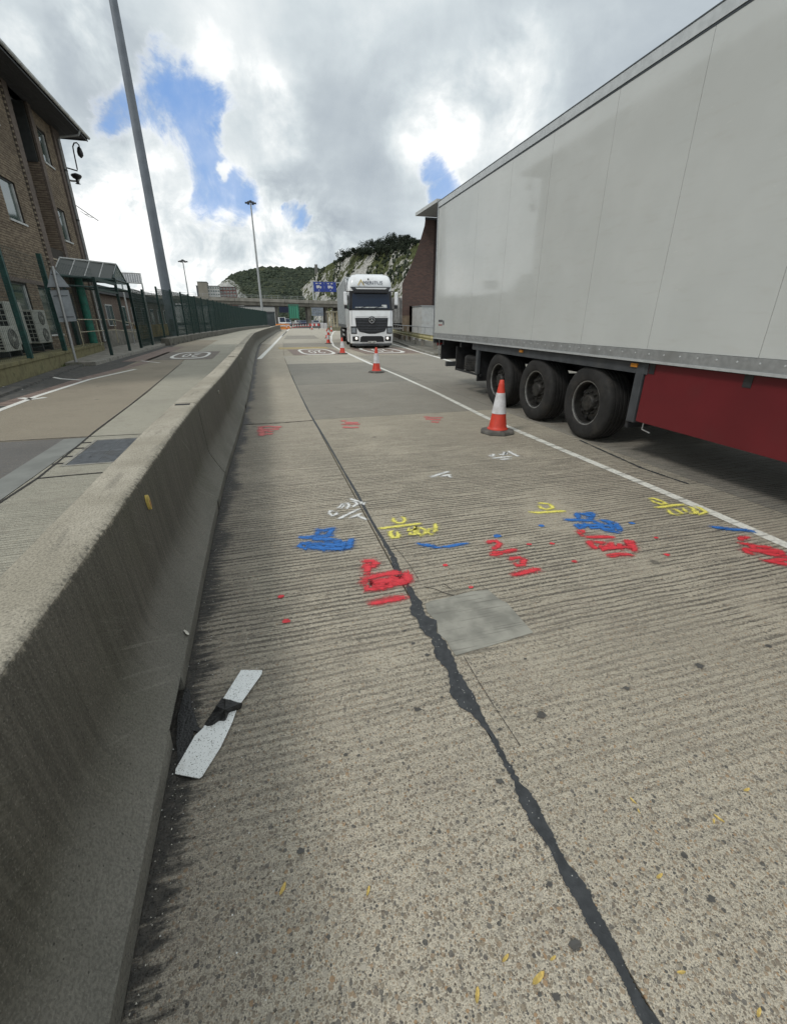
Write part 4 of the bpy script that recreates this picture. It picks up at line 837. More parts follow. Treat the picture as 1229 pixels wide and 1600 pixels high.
lb('trailer_roof', M['alu_light'], (-1.28, 1.28, 3.05, 14.5, 3.86, 3.93), parent=tb); lb('trailer_side_rail', M['dgrey'], (-1.29, -1.2, 3.05, 14.5, 1.08, 1.26), (1.2, 1.29, 3.05, 14.5, 1.08, 1.26), parent=tb)
lb('curtain_strap', M['dgrey'], *[(-1.283, -1.27, 3.2+k*.6, 3.23+k*.6, 1.2, 3.85) for k in range(19)], parent=tb)
lb('side_guard', M['alu'], (-1.24, -1.20, 6.2, 8.7, .5, .62), (-1.24, -1.20, 6.2, 8.7, .8, .92)); lb('fridge_vent', M['cabblack'], (-1.25, -1.18, 2.30, 2.9, 3.0, 3.6))
# white box trailer standing beyond the guard rail
p0 = Vector((13.0, 44, 0))
wt = T('box_trailer', 'white box trailer standing between the brown brick wall and the lorry', 'trailer', p0)
def wb(name, mat, *bx, bevel=0): return each(name, mat, bx, wt, bevel)
wb('trailer_box', simple('dirty_white_panel', (.50, .51, .50), .5, var=.3, sc=3, dirt=((.28, .27, .25), .7)), (-1.25, 1.25, 0, 9, 1.25, 3.45)); wb('door_bar', M['alu'], *[(x-.02, x+.02, -.05, 0, 1.3, 3.4) for x in (-.9, -.35, .35, .9)])
wb('chassis', M['blk'], (-1.2, 1.2, .1, 9, .85, 1.25)); wb('bumper', M['dgrey'], (-1.2, 1.2, -.05, .1, .5, .7))
for y in (2, 3.3): wheel(wt, (-1.03, y, .49), -1)

# ------------------------------------------------------------------ traffic cones
M['cred'] = simple('cone_red', (.62, .055, .03), .5, var=.12, sc=8, dirt=((.35, .06, .04), .5), dsc=7)
def sleeve_mat():
    t = newmat('cone_sleeve'); n = t.noise(t.obj, 9., 5.)
    t.put(t.b.inputs['Base Color'], t.mix(t.ss(n, .35, .7), (.72, .72, .74), (.52, .50, .50))); t.b.inputs['Roughness'].default_value = .45; return t.mat
M['csl'] = sleeve_mat(); M['cbase'] = simple('cone_base_rubber', (.10, .095, .085), .85, var=.3, sc=12, bump=.4, dirt=((.22, .2, .17), .7), dsc=6)
def make_cone(label, n=28):
    c = T('traffic_cone', label, 'traffic cone', (0, 0, 0), 0, 'traffic cones around the lane closure')
    b = MB(); b.lathe([(.255, 0), (.26, .012), (.245, .042), (.175, .056), (.15, .058)], 8, a0=pi/8); b.build('base', M['cbase'], c, local=True)
    rp = lambda z: .132-(z-.06)*(.132-.040)/(.70-.06)
    b = MB(); b.lathe([(.152, .056), (.15, .068), (.136, .078), (rp(.10), .10), (rp(.30), .30), (rp(.56), .56), (rp(.70), .70)], n, cap=False); b.build('body', M['cred'], c, local=True, smooth=40)
    b = MB(); b.lathe([(rp(.285)+.001, .285), (rp(.285)+.005, .288), (rp(.575)+.005, .572), (rp(.575)+.001, .575)], n, cap=False); b.build('reflective_sleeve', M['csl'], c, local=True, smooth=40)
    b = MB(); b.lathe([(rp(.70), .70), (.034, .712), (.031, .745), (.024, .752), (0, .753)], n, cap=False); b.build('tip', M['cred'], c, local=True, smooth=40)
    return c
c0 = make_cone('large red and white cone standing closest to camera beside the trailer wheels'); c0.location = (3.275, 5.80, 0); c0.rotation_euler.z = .3
near = [(588, 582, 'red and white cone on the white line in front of the lorry'), (535, 553, 'cone with dark base left of the lorry front wheel'), (513, 537, 'cone on the curved white line left of lorry'), (511, 528.5, 'small cone just behind the one on the curved line'), (513.5, 524, 'second small cone behind the one on the curved line'), (517.7, 518.5, 'pale cone with dark base where the white line curls')]
for u, v, lab in near: dup(c0, G(u, v), random.random(), lab)
farl = ['leftmost', 'second', 'third', 'fourth', 'fifth', 'sixth', 'seventh', 'eighth', 'ninth']
for i, (u, v) in enumerate([(448, 514.5), (453, 513.5), (458, 512.8), (462, 512.2), (466, 511.8), (470, 511.5), (474, 511.2), (478, 511), (482, 511)]): dup(c0, G(u, v), random.random(), farl[i]+' cone from the left in the far row across the road')
lean = dup(c0, G(487.5, 515), 0, 'far cone with a red and white board lying against it')
bd = T('road_works_board', 'small red and white striped board leaning by a far cone', 'barrier board', G(491.5, 514.5)); brd = simple('board_red', (.5, .06, .05), .6)
b = MB(); each('red_panel', brd, [(-.9+k*.36, -.9+k*.36+.36, -.03, .03, .55, .95) for k in range(0, 5, 2)], bd)
each('white_panel', M['csl'], [(-.9+k*.36, -.9+k*.36+.36, -.03, .03, .55, .95) for k in range(1, 5, 2)], bd); each('leg', M['dgrey'], [(x-.03, x+.03, -.2, .2, 0, .55) for x in (-.8, .8)], bd)
og = simple('orange_plastic', (.62, .22, .05), .6, var=.2, sc=2)
for i, (u, v, lab) in enumerate([(439.5, 514.8, 'orange plastic barrier at the far end of concrete barrier'), (445, 514, 'orange plastic barrier next to the far cone row')]):
    q = G(u, v); o_ = T('plastic_barrier', lab, 'barrier', q, .2, 'orange plastic barriers'); b = MB(); b.prism([(-.9, -.2, 0), (-.9, .2, 0), (-.9, .09, .9), (-.9, -.09, .9)], (1.8, 0, 0)); b.build('body', og, o_, local=True, bevel=.04)
    b = MB(); b.box(-.8, .8, -.21, .21, .5, .7); b.build('reflective_band', M['csl'], o_, local=True)

# ------------------------------------------------------------------ broken marker strip, leaves, grit
def strip_mat():
    t = newmat('speckled_white_plastic'); p = t.pos; n = t.noise(p, 170., 3., .6)
    cc = t.mix(t.ss(n, .58, .66), (.82, .84, .83), (.12, .12, .11)); cc = t.mix(t.m('MULTIPLY', t.ss(t.noise(p, 18., 4.), .5, .7), .3), cc, (.42, .40, .36))
    t.put(t.b.inputs['Base Color'], cc); t.b.inputs['Roughness'].default_value = .5; return t.mat
st = T('marker_strip', 'broken white reflective strip with black tape lying against the nearest barrier', 'plastic strip', (-.33, 1.5, 0))
def sheet3(pts, th=.004):
    b = MB(); vs = [Vector(p) for p in pts]; b.prism(vs, (0, 0, th)); return b
def PZ(u, v, z): return G(u, v, z)
up = [PZ(u, v, z) for u, v, z in ((377, 1047.5, .010), (410, 1048, .006), (409, 1054, .006), (376, 1100, .012), (362, 1095, .020), (349, 1092, .022))]
sheet3(up[::-1]).build('white_strip', strip_mat(), st, bevel=.0008)
lo = [PZ(u, v, z) for u, v, z in ((371, 1106, .012), (363, 1130, .008), (345, 1168, .006), (316, 1214, .006), (311, 1217, .006), (274, 1210, .010), (275, 1202, .012), (305, 1150, .018), (316, 1140, .018), (320, 1134, .018), (345, 1124, .018))]
sheet3(lo[::-1]).build('white_strip', bpy.data.materials['speckled_white_plastic'], st, bevel=.0008)
tape = simple('black_tape', (.018, .018, .018), .45, var=.4, sc=40, bump=.6, bsc=90)
tp = [(347, 1090, .024), (353, 1094, .040), (360, 1093, .026), (367, 1097, .038), (378, 1098, .030), (375, 1104, .022), (366, 1106, .034), (358, 1112, .022), (352, 1121, .036), (342, 1128, .018), (331, 1131, .030), (317, 1138, .016), (322, 1127, .030), (331, 1114, .022), (338, 1103, .038)]
b = MB(); cc_ = PZ(351, 1109, .055); vs = [PZ(*q) for q in tp]+[cc_]+[q-Vector((0, 0, .014)) for q in [PZ(*q) for q in tp]]; n = len(tp)
b.add(vs, [((i+1) % n, i, n) for i in range(n)]+[(i, (i+1) % n, n+1+(i+1) % n, n+1+i) for i in range(n)]+[tuple(range(n+1, 2*n+1))]); b.build('black_tape', tape, st)
fl = T('rubber_flap', 'black rubber flap poking out from under the nearest barrier by the white strip', 'rubber flap', (-.47, 1.5, 0))
b = MB(); b.prism([G(u, v, .006) for u, v in ((291, 1074), (297, 1082), (300, 1105), (310, 1136), (316, 1141), (312, 1146), (303, 1143), (300, 1160), (288, 1180), (279, 1195), (276, 1160), (278, 1118))][::-1], (0, 0, .006)); b.build('flap', tape, fl)
leafm = simple('yellow_leaf', (.60, .44, .13), .6, var=.3, sc=60)
lf = T('fallen_leaf', 'yellow curled leaf nearest the bottom right of sealed crack', 'leaf', G(840, 1530), .3, 'small yellow leaves on the concrete')
b = MB(); npt = 7; L2 = .022
for k in range(npt):
    x = -L2+2*L2*k/(npt-1); w1 = .006*sqrt(max(0, 1-(x/L2)**2))+.0006; b.v += [(x, -w1, .004+.004*abs(k-3)/3), (x, 0, .002+.004*abs(k-3)/3), (x, w1, .005+.004*abs(k-3)/3)]
for k in range(npt-1):
    for j in range(2): b.f.append((k*3+j, (k+1)*3+j, (k+1)*3+j+1, k*3+j+1)); b.mi.append(0)
b.build('blade', leafm, lf, local=True)
lvs = [(789, 1498, 'rounded yellow leaf left of sealed crack'), (863, 1498, 'pale leaf just left of sealed crack'), (1063, 1520, 'yellow leaf right of sealed crack near bottom'), (1184, 1583, 'yellow leaf in the bottom right corner'), (1029, 1370, 'pale yellow leaf alone in the middle right of the slab'), (1114, 1284, 'upper of the leaf pair at right'), (1122, 1280, 'yellow leaf touching its pair at right'), (1165, 1235, 'yellow leaf highest at the right'), (988, 1252, 'tiny leaf high right of crack'), (997, 1268, 'tiny leaf below another high right of crack'), (575, 1393, 'tiny orange leaf left of middle near the bottom'), (442, 1390, 'slim yellow leaf left of the crack'), (745, 1556, 'pale leaf at the bottom middle')]
for u, v, lab in lvs: dup(lf, G(u, v), random.random()*3, lab, sc=random.uniform(.4, .8))
gm_ = simple('pale_grit', (.5, .48, .42), .9, var=.4, sc=80); b = MB()
for i in range(420):
    y = random.choice([random.uniform(.3, 3.2), random.uniform(.3, 1.6), random.uniform(3, 12)]); x = bfoot(y)+.01+abs(random.gauss(0, .13)); s_ = random.uniform(.0015, .0042)
    m = Matrix.Translation((x, y, s_*.5)) @ Matrix.Rotation(random.random()*6, 4, 'Z')
    b.add([m @ Vector(q) for q in ((s_, 0, 0), (-s_*.5, s_*.7, 0), (-s_*.5, -s_*.7, 0), (0, 0, s_))], [(0, 1, 3), (1, 2, 3), (2, 0, 3), (0, 2, 1)])
tag(b.build('grit', gm_), 'pale grit and glass specks along the foot of the barrier', 'grit', kind='stuff')
# ------------------------------------------------------------------ left roadside: plinth, footway, kerb, parapet
def brick_mat(name, a, b_, mortar=None, dirt=.4):
    t = newmat(name); p = t.pos
    v = t.noise(t.mul(p, (4., 4., 11.6)), 1., 1.)
    n = t.noise(p, .6, 5., .6); f = t.noise(p, 30., 4.)
    cc = t.mix(t.ss(v, .35, .65), a, b_); cc = t.mix(t.m('MULTIPLY', t.ss(n, .42, .7), dirt), cc, tuple(x*.45 for x in a)); cc = t.mix(t.m('MULTIPLY', t.ss(f, .4, .7), .25), cc, tuple(x*1.3 for x in b_))
    t.put(t.b.inputs['Base Color'], cc); t.b.inputs['Roughness'].default_value = .9; return t.mat
M['brick'] = brick_mat('brown_brick', (.15, .115, .082), (.255, .205, .145)); M['mortar'] = simple('mortar', (.055, .048, .040), .95)
M['brick2'] = brick_mat('smooth_brown_band', (.12, .095, .08), (.16, .13, .11))
M['quoin'] = brick_mat('pale_brick_edge', (.33, .28, .21), (.42, .36, .28))
M['plinthm'] = simple('mossy_concrete', (.205, .185, .095), .95, var=.35, sc=3, bump=.4, dirt=((.06, .065, .03), .8), dsc=3)
M['winfr'] = simple('white_window_frame', (.52, .53, .52), .5); M['darkfr'] = simple('dark_window_frame', (.05, .055, .055), .5)
M['winglass'] = glass_mat('green_window_glass', (.06, .09, .08), .05, .9)
M['green'] = simple('green_painted_steel', (.012, .060, .052), .5, var=.3, sc=5, dirt=((.02, .05, .045), .5)); M['greendk'] = simple('dark_green_steel', (.010, .034, .030), .5, var=.3, sc=5)
def TB(name, mat, boxes, parent, bevel=0):      # boxes given in world coordinates, one object each
    for q in boxes: b = MB(); b.box(*q); r = b.build(name, mat, parent, bevel=bevel)
    return r
plx = lambda y: -6.24-.094*(y-13.9)
pl = T('plinth', 'low mossy concrete retaining wall below the air conditioning units', 'retaining wall', (-6.6, 18, 0))
b = MB(); b.sweep([[(-8.3, y, -.02), (plx(y), y, -.02), (plx(y), y, .40), (-8.3, y, .40)] for y in (6, 12, 18, 24, 27.2)]); b.build('wall', M['plinthm'], pl)
for k in range(17):
    y = 6.4+k*1.22
    if y > 26: break
    b = MB(); b.sweep([[(plx(q)-.5, q, .40), (plx(q)+.035, q, .40), (plx(q)+.035, q, .50), (plx(q)-.5, q, .50)] for q in (y+.008, y+1.212)]); b.build('coping_slab', M['plinthm'], pl, bevel=.008)
fw = T('footway', None, None, (-6.4, 28, 0)); S(fw)
k = 0; y = 19.4
while y < 37:
    b = MB(); y2 = min(37.4, y+.9); b.sweep([[(plx(q)+.03 if q < 27.2 else -7.9, q, -.02), (kerbx(q)-.13, q, -.02), (kerbx(q)-.13, q, .12), (plx(q)+.03 if q < 27.2 else -7.9, q, .12)] for q in (y+.005, y2-.005)]); b.build('paving_slab', M['footway'], fw); 
    b = MB(); b.sweep([[(kerbx(q)-.125, q, -.02), (kerbx(q), q, -.02), (kerbx(q)-.012, q, .118), (kerbx(q)-.125, q, .128)] for q in (y+.004, y2-.004)]); b.build('kerbstone', M['kerb'], fw, bevel=.01); y += .9
pr = T('parapet_wall', 'low dark concrete wall with drainage holes carrying the green fence', 'wall', (-5.4, 36, 0))
parx = tab([(33, -5.45), (39, -5.0), (48, -4.5), (55, -3.75), (73, -2.6), (90, -.9), (100, .6), (130, 5.)])
M['parapet'] = simple('parapet_concrete', (.13, .125, .105), .95, var=.3, sc=2, bump=.3, dirt=((.05, .05, .04), .8))
y = 33.6
while y < 118:
    y2 = y+3.; b = MB(); b.sweep([[(parx(q)-.55, q, -.05), (parx(q), q, -.05), (parx(q)-.04, q, .42), (parx(q)-.55, q, .45)] for q in (y+.01, y+1.5, y2-.01)]); b.build('wall_unit', M['parapet'], pr)
    if y < 62:
        for q in (y+.7, y+2.2): b = MB(); b.lathe([(.10, 0), (.10, .02)], 10, FR((parx(q)-.01, q, .03), (0, 1, 0), (1, 0, 0))); b.build('drain_hole', dark_m, pr)
    y = y2
wd = simple('weed_green', (.07, .10, .03), .8, var=.5, sc=30); b = MB()
for i in range(500):
    q = Vector((-6.55+random.gauss(0, .28), 19.5+random.gauss(0, .55), .0)); a = random.random()*6.3; l_ = random.uniform(.03, .11); t_ = Vector((cos(a), sin(a), 1.2))*l_; n_ = Vector((-sin(a), cos(a), 0))*.008
    b.add([q-n_, q+n_, q+t_], [(0, 1, 2)])
tag(b.build('weeds', wd), 'scrubby weeds at the foot of the road sign', 'weeds', kind='stuff')
# low kerb run between tarmac and plinth
b = MB(); b.sweep([[(plx(q)+.25, q, -.02), (plx(q)+.62, q, -.02), (plx(q)+.60, q, .05), (plx(q)+.25, q, .07)] for q in (10, 14, 19.3)]); S(b.build('gutter_strip', M['asphalt_dark']))

# ------------------------------------------------------------------ brick office building on the left
FX = -7.9
bd_ = T('office_building', 'brown brick three storey office building with overhanging eaves at the left edge', 'building', (FX, 24, .4))
core = simple('dark_interior_wall', (.10, .085, .07), .95)
wins = [(21.55, 22.8, 4.85, 6.15), (26.75, 27.65, 4.9, 6.15), (26.75, 27.65, 7.8, 9.0), (18.2, 19.3, 4.85, 6.15), (21.55, 22.8, 7.9, 9.1), (18.2, 19.3, 7.9, 9.1), (19.6, 21.3, .95, 2.75), (22.2, 23.4, 1.0, 2.75), (16.0, 17.6, .95, 2.75)]
b = MB(); 
def wallgrid(b, x0, x1, y0, y1, z0, z1, holes):
    ys = sorted(set([y0, y1]+[q for h in holes for q in h[:2] if y0 < q < y1])); zs = sorted(set([z0, z1]+[q for h in holes for q in h[2:] if z0 < q < z1]))
    for a, c in zip(ys, ys[1:]):
        for d, e in zip(zs, zs[1:]):
            if any(h[0] <= (a+c)/2 <= h[1] and h[2] <= (d+e)/2 <= h[3] for h in holes): continue
            b.box(x0, x1, a, c, d, e)
rec = (24.45, 26.1, 4.35, 9.6)
wallgrid(b, FX-.35, FX-.012, 12, 29.4, .4, 9.62, wins+[rec]); b.build('wall', M['mortar'], bd_)
TB('rear_wall', M['mortar'], [(FX-9, FX-8.7, 12, 29.4, .4, 9.62), (FX-8.7, FX-.35, 29.1, 29.4, .4, 9.62), (FX-8.7, FX-.35, 12, 12.3, .4, 9.62)], bd_)
TB('floor_slab', core, [(FX-8.7, FX-.4, 12.3, 29.1, z, z+.2) for z in (3.4, 6.5, 9.3)], bd_)
TB('recess_back', M['brick2'], [(FX-1.05, FX-1.0, 24.4, 26.15, 4.0, 9.6)], bd_); TB('recess_side', M['mortar'], [(FX-1.0, FX-.36, 26.115, 26.2, 4.0, 9.6), (FX-1.0, FX-.36, 24.35, 24.44, 4.0, 9.6)], bd_)
b = MB(); b.prism([(FX-1.0, 24.45, 4.75), (FX, 24.45, 3.95), (FX, 26.1, 3.95), (FX-1.0, 26.1, 4.75)], (0, 0, -.05)); b.build('sloped_ledge', M['quoin'], bd_)
TB('recess_panel', M['darkfr'], [(FX-1.0, FX-.05, 26.02, 26.095, 7.6, 9.6)], bd_)
ch = .0855; bk = MB(); bk2 = MB()
def lay(mb, x, y0, y1, z0, z1, holes, depth=.012):
    r = int((z1-z0)/ch)
    for i in range(r):
        z = z0+i*ch; y = y0-(.125 if i % 2 else 0)
        while y < y1:
            a, c = max(y+.006, y0), min(y+.244, y1)
            if c-a > .03:
                segs = [(a, c)]
                for h in holes:
                    if h[2]-.04 < z+ch/2 < h[3]+.04:
                        ns = []
                        for s0, s1 in segs:
                            if s1 <= h[0] or s0 >= h[1]: ns.append((s0, s1)); continue
                            if s0 < h[0]: ns.append((s0, h[0]))
                            if s1 > h[1]: ns.append((h[1], s1))
                        segs = ns
                for s0, s1 in segs:
                    if s1-s0 > .02:
                        o = random.uniform(-.003, .003); mb.add([(x+o, s0, z+.015), (x+o, s1, z+.015), (x+o, s1, z+ch-.008), (x+o, s0, z+ch-.008), (x-depth, s0, z+.004), (x-depth, s1, z+.004), (x-depth, s1, z+ch-.002), (x-depth, s0, z+ch-.002)], [(0, 1, 2, 3), (4, 0, 3, 7), (1, 5, 6, 2), (3, 2, 6, 7), (4, 5, 1, 0)])
            y += .25
lay(bk, FX, 15.5, 23.9, .42, 9.6, wins); lay(bk, FX, 24.6, 26.0, .42, 3.9, []); lay(bk, FX, 26.5, 28.5, .42, 9.6, wins); 
for r_ in range(int(3.6/ch)):
    z = 4.05+r_*ch
    for k in range(5):
        x = FX-1.02+k*.25-(.125 if r_ % 2 else 0); xa, xb = max(x+.006, FX-1.0), min(x+.244, FX-.01)
        if xb-xa > .03: bk2.box(xa, xb, 26.085, 26.113, z+.008, z+ch-.008)

bk.build('bricks', M['brick'], bd_)['kind'] = 'stuff'; bk2.build('recess_bricks', brick_mat('dark_recess_brick', (.17, .13, .10), (.25, .20, .15)), bd_)['kind'] = 'stuff'
for y0, y1 in ((24.0, 24.45), (26.1, 26.45), (28.55, 29.42)):
    TB('pilaster', M['brick2'], [(FX-.02, FX+.07, y0, y1, .4, 9.6)], bd_)
    q_ = MB(); z = .45
    while z < 9.5: q_.box(FX+.0, FX+.05, y1-.0, y1+.05, z, z+.07); q_.box(FX+.0, FX+.05, y0-.05, y0+.0, z, z+.07) if y0 < 26 else None; z += ch*2
    q_.build('quoin_bricks', M['quoin'], bd_)['kind'] = 'stuff'
def window(y0, y1, z0, z1, split=True, fr='darkfr'):
    f = MB(); x = FX-.10; t_ = .055
    for q in ((y0, y0+t_, z0, z1), (y1-t_, y1, z0, z1), (y0+t_, y1-t_, z0, z0+t_), (y0+t_, y1-t_, z1-t_, z1)): f.box(x-.05, x+.03, q[0], q[1], q[2], q[3])
    w_ = f.build('window', M[fr], bd_); TB('pane', M['winglass'], [(x-.02, x-.008, y0+t_, y1-t_, z0+t_, z1-t_)], w_)
    TB('sill', M['winfr'], [(FX-.1, FX+.05, y0-.06, y1+.06, z0-.07, z0-.003)], w_)
    if split: TB('mullion', M['winfr'], [(x-.03, x+.05, y1-.10, y1-.06, z0+t_, z1-t_)], w_)
    TB('room_wall', core, [(FX-.36, FX-.34, y0-.1, y1+.1, z0-.1, z1+.1)], w_)
for q in wins: window(*q)
TB('lintel', M['brick2'], [(FX-.01, FX+.012, 16, 24, 2.78, 2.92)], bd_)
EX = -6.85
b = MB(); b.prism([(EX, 11, 9.60), (EX, 11, 9.66), (-12.5, 11, 12.1), (-18.2, 11, 9.66), (-18.2, 11, 9.60), (-12.5, 11, 12.0)], (0, 19.15, 0)); rf = b.build('roof', simple('slate_roof', (.09, .095, .10), .8, var=.3, sc=8), bd_)
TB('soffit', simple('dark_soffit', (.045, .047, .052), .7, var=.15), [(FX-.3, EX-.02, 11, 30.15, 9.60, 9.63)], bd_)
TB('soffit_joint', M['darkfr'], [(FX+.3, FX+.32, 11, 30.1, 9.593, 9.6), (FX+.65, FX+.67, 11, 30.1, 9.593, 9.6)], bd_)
TB('fascia', M['dgrey'], [(EX-.03, EX, 11, 30.2, 9.54, 9.74)], bd_)
b = MB(); b.sweep([[Vector((EX+.07+.07*cos(a)*r, y, 9.70+.08*sin(a)*r)) for a, r in [(pi+pi*k/7, 1) for k in range(8)]+[(2*pi-pi*k/7, .82) for k in range(8)]] for y in (11, 30.18)]); b.build('gutter', simple('gutter_grey', (.60, .62, .62), .5, var=.2, sc=3), bd_, smooth=30)
TB('verge_board', M['dgrey'], [(FX-4, EX, 30.15, 30.19, 9.56, 9.76)], bd_)
b = MB(); b.tube([(EX+.05, 28.9, 9.6), (EX-.05, 28.9, 9.42), (FX+.25, 28.9, 9.30), (FX+.13, 28.9, 9.15), (FX+.13, 28.9, .5)], .05, 8); b.build('downpipe', simple('downpipe_grey', (.30, .31, .31), .5, var=.15), bd_, smooth=40)
TB('pipe_bracket', M['darkfr'], [(FX+.05, FX+.2, 28.82, 28.98, z, z+.05) for z in (2, 4, 6, 8)], bd_)
TB('doorway', M['darkfr'], [(FX-.01, FX+.03, 24.7, 25.7, .45, 2.6)], bd_)
# fittings on the gable end
sw = T('swan_neck_lamp', 'black swan neck lamp on a bracket at the gable end of brick building', 'lamp', (FX, 29.5, 8.2))
q0 = AY(103, 265, 29.9); f_ = lambda u, v: AY(u, v, 29.9)
b = MB(); b.tube([f_(104, 262), f_(121, 267), f_(121, 264), f_(116, 240), f_(114, 229), f_(116, 223.5), f_(120, 223), f_(123.5, 226.5), f_(124.8, 232)], .03, 8); b.build('neck', M['cabblack'], sw, smooth=40)
q = f_(125.5, 239); b = MB(); b.lathe([(.04, .24), (.09, .18), (.13, .02), (.12, -.10), (.03, -.2), (0, -.2)], 14, Matrix.Translation(q)); b.build('lamp_head', M['cabblack'], sw, smooth=40)
cm_ = T('security_camera', 'dark dome security camera on a pale arm at the gable corner', 'camera', f_(110, 282))
b = MB(); b.tube([f_(106, 281), f_(112, 282.5), f_(123, 283.5), f_(124, 279)], .045, 6); b.build('arm', M['winfr'], cm_); b = MB(); b.lathe([(.04, .12), (.22, .05), (.24, 0), (.16, -.10), (.07, -.14), (.07, -.3), (.12, -.32), (0, -.33)], 14, Matrix.Translation(f_(119.5, 275))); b.build('housing', M['cabblack'], cm_, smooth=40)
an = T('wall_aerial', 'thin wire aerial sticking out from the gable end', 'aerial', f_(120, 322)); b = MB(); b.tube([f_(119, 321), f_(135, 332), f_(154, 345)], .018, 5); [b.tube([f_(u, v), f_(u+7, v+4.5), f_(u+13, v+6)], .010, 4) for u, v in ((126, 330), (132, 334))]; b.build('rod', M['dgrey'], an)

# ------------------------------------------------------------------ air conditioning condensers
acm = simple('condenser_casing', (.36, .37, .33), .6, var=.15, sc=5, dirt=((.18, .18, .14), .6)); acd = simple('fan_grille_dark', (.085, .088, .08), .7)
def condenser(y0, y1, z0, z1, x, fans, lab, depth=.42):
    t = T('condenser_unit', lab, 'air conditioner', (x-.2, (y0+y1)/2, .5), 0, 'air conditioning units along the brick wall')
    TB('casing', acm, [(x-depth, x, y0, y1, z0, z1)], t, bevel=.015)
    for fz in fans:
        r = min((y1-y0)*.34, (z1-z0)/len(fans)*.42); yc = y0+(y1-y0)*.60; b = MB(); b.lathe([(r, 0), (r, .012), (r*.93, .02), (r*.93, .004), (0, .004)], 24, FR((x, yc, fz), (0, 1, 0), (1, 0, 0)), cap=False); g_ = b.build('fan_opening', acd, t, smooth=40)
        b = MB(); [b.tube([Vector((x+.022, yc+q*cos(2*pi*k/20), fz+q*sin(2*pi*k/20))) for k in range(21)], .004, 4, False) for q in (r*.3, r*.5, r*.7, r*.9)]; [b.tube([(x+.022, yc+r*.2*cos(a), fz+r*.2*sin(a)), (x+.022, yc+r*.95*cos(a), fz+r*.95*sin(a))], .004, 4) for a in [2*pi*k/8 for k in range(8)]]; b.build('wire_guard', acm, g_)['kind'] = 'stuff'
        b = MB(); b.lathe([(r*.22, 0), (r*.2, .02), (0, .025)], 12, FR((x+.01, yc, fz), (0, 1, 0), (1, 0, 0)), cap=False); b.build('hub', acm, g_)
    n_ = 7; hz = (z1-z0-.1)/n_
    TB('coil_opening', dark_m, [(x-depth+.03+c*(depth-.06)/3+.01, x-depth+.03+(c+1)*(depth-.06)/3-.01, y0-.004, y0, z0+.05+k*hz+.015, z0+.05+(k+1)*hz-.015) for k in range(n_) for c in range(3)], t)
    TB('foot', M['blk'], [(x-depth, x, y, y+.08, .5, z0-.002) for y in (y0+.1, y1-.18)], t)
condenser(17.75, 18.9, .80, 2.06, -7.35, (1.12, 1.74), 'tall air conditioning unit with two fans, left of the second fence post')
condenser(19.75, 20.85, .76, 1.86, -7.42, (1.03, 1.59), 'second tall air conditioning unit, right of the green fence post')
condenser(16.5, 17.55, .66, 1.36, -7.12, (1.0,), 'low single fan air conditioning unit at the left edge')

# ------------------------------------------------------------------ road sign seen from behind
sg = T('road_sign', 'back of a triangular road sign over a rectangular plate on a leaning grey pole', 'road sign', (-6.42, 19.6, 0))
sgm = simple('sign_back_grey', (.40, .43, .46), .55, .3, var=.12, sc=4)
y = 19.6; P2 = lambda u, v, dy=0: AY(u, v, y+dy)
b = MB(); b.tube([(-6.42, y-.05, 0), P2(82, 416, -.05)], .045, 10); b.build('pole', M['alu'], sg, smooth=40)
b = MB(); b.prism([P2(74, 449.5), P2(110, 449.5), P2(84, 418), P2(80, 418)], (0, .008, 0)); b.build('triangle_plate', sgm, sg)
b = MB(); b.prism([P2(78, 453.5), P2(107, 453), P2(120, 501.5), P2(93, 503.5)], (0, .008, 0)); b.build('rectangular_plate', sgm, sg)
for a, c in (((80, 428.5), (90, 428)), ((74.5, 449), (109, 449)), ((84, 462.5), (106, 462)), ((93, 495.5), (115.5, 495)), ((78.5, 452.8), (107, 452.4))): b = MB(); b.tube([P2(*a, -.01), P2(*c, -.01)], .012, 5); b.build('clamp_bar', M['dgrey'], sg)

# ------------------------------------------------------------------ glazed canopy, railings, green column
cp = T('glazed_canopy', 'dark green glazed canopy with a gabled glass roof beside brick building', 'canopy', (-6.2, 27.4, .12))
glr = newmat('wired_roof_glass'); glr.put(glr.b.inputs['Base Color'], (.055, .065, .058, 1)); glr.b.inputs['Roughness'].default_value = .35; glr.put(glr.b.inputs['Alpha'], .86); M['roofglass'] = glr.mat
gcl = newmat('clear_canopy_glass'); gcl.put(gcl.b.inputs['Base Color'], (.45, .55, .52, 1)); gcl.b.inputs['Roughness'].default_value = .08; gcl.put(gcl.b.inputs['Alpha'], .22); M['clearglass'] = gcl.mat
gx0, gx1, gy0, gy1, ez, rz_ = -8.35, -6.18, 26.2, 28.7, 3.30, 4.0; gym = 27.45
sh_ = lambda x: -2.1*(gx1-x)/(gx1-gx0)
gx0 = -7.88
for s_, ya in ((0, gy0), (1, gy1)):
    for k in range(4):
        xa = gx0+(gx1-gx0)*k/4; xb = gx0+(gx1-gx0)*(k+1)/4
        b = MB(); b.prism([(xa+.02, ya+sh_(xa), ez), (xb-.02, ya+sh_(xb), ez), (xb-.02, gym+sh_(xb), rz_), (xa+.02, gym+sh_(xa), rz_)], (0, 0, .012)); b.build('roof_pane', M['roofglass'], cp)
    for k in range(5):
        xa = gx0+(gx1-gx0)*k/4; b = MB(); b.tube([(xa, ya+sh_(xa), ez+.02), (xa, gym+sh_(xa), rz_+.03)], .022, 6); b.build('glazing_bar', M['winfr'], cp)
b = MB(); b.tube([(gx0, gym-2.1, rz_+.04), (gx1, gym, rz_+.04)], .035, 6); b.build('ridge', M['winfr'], cp)
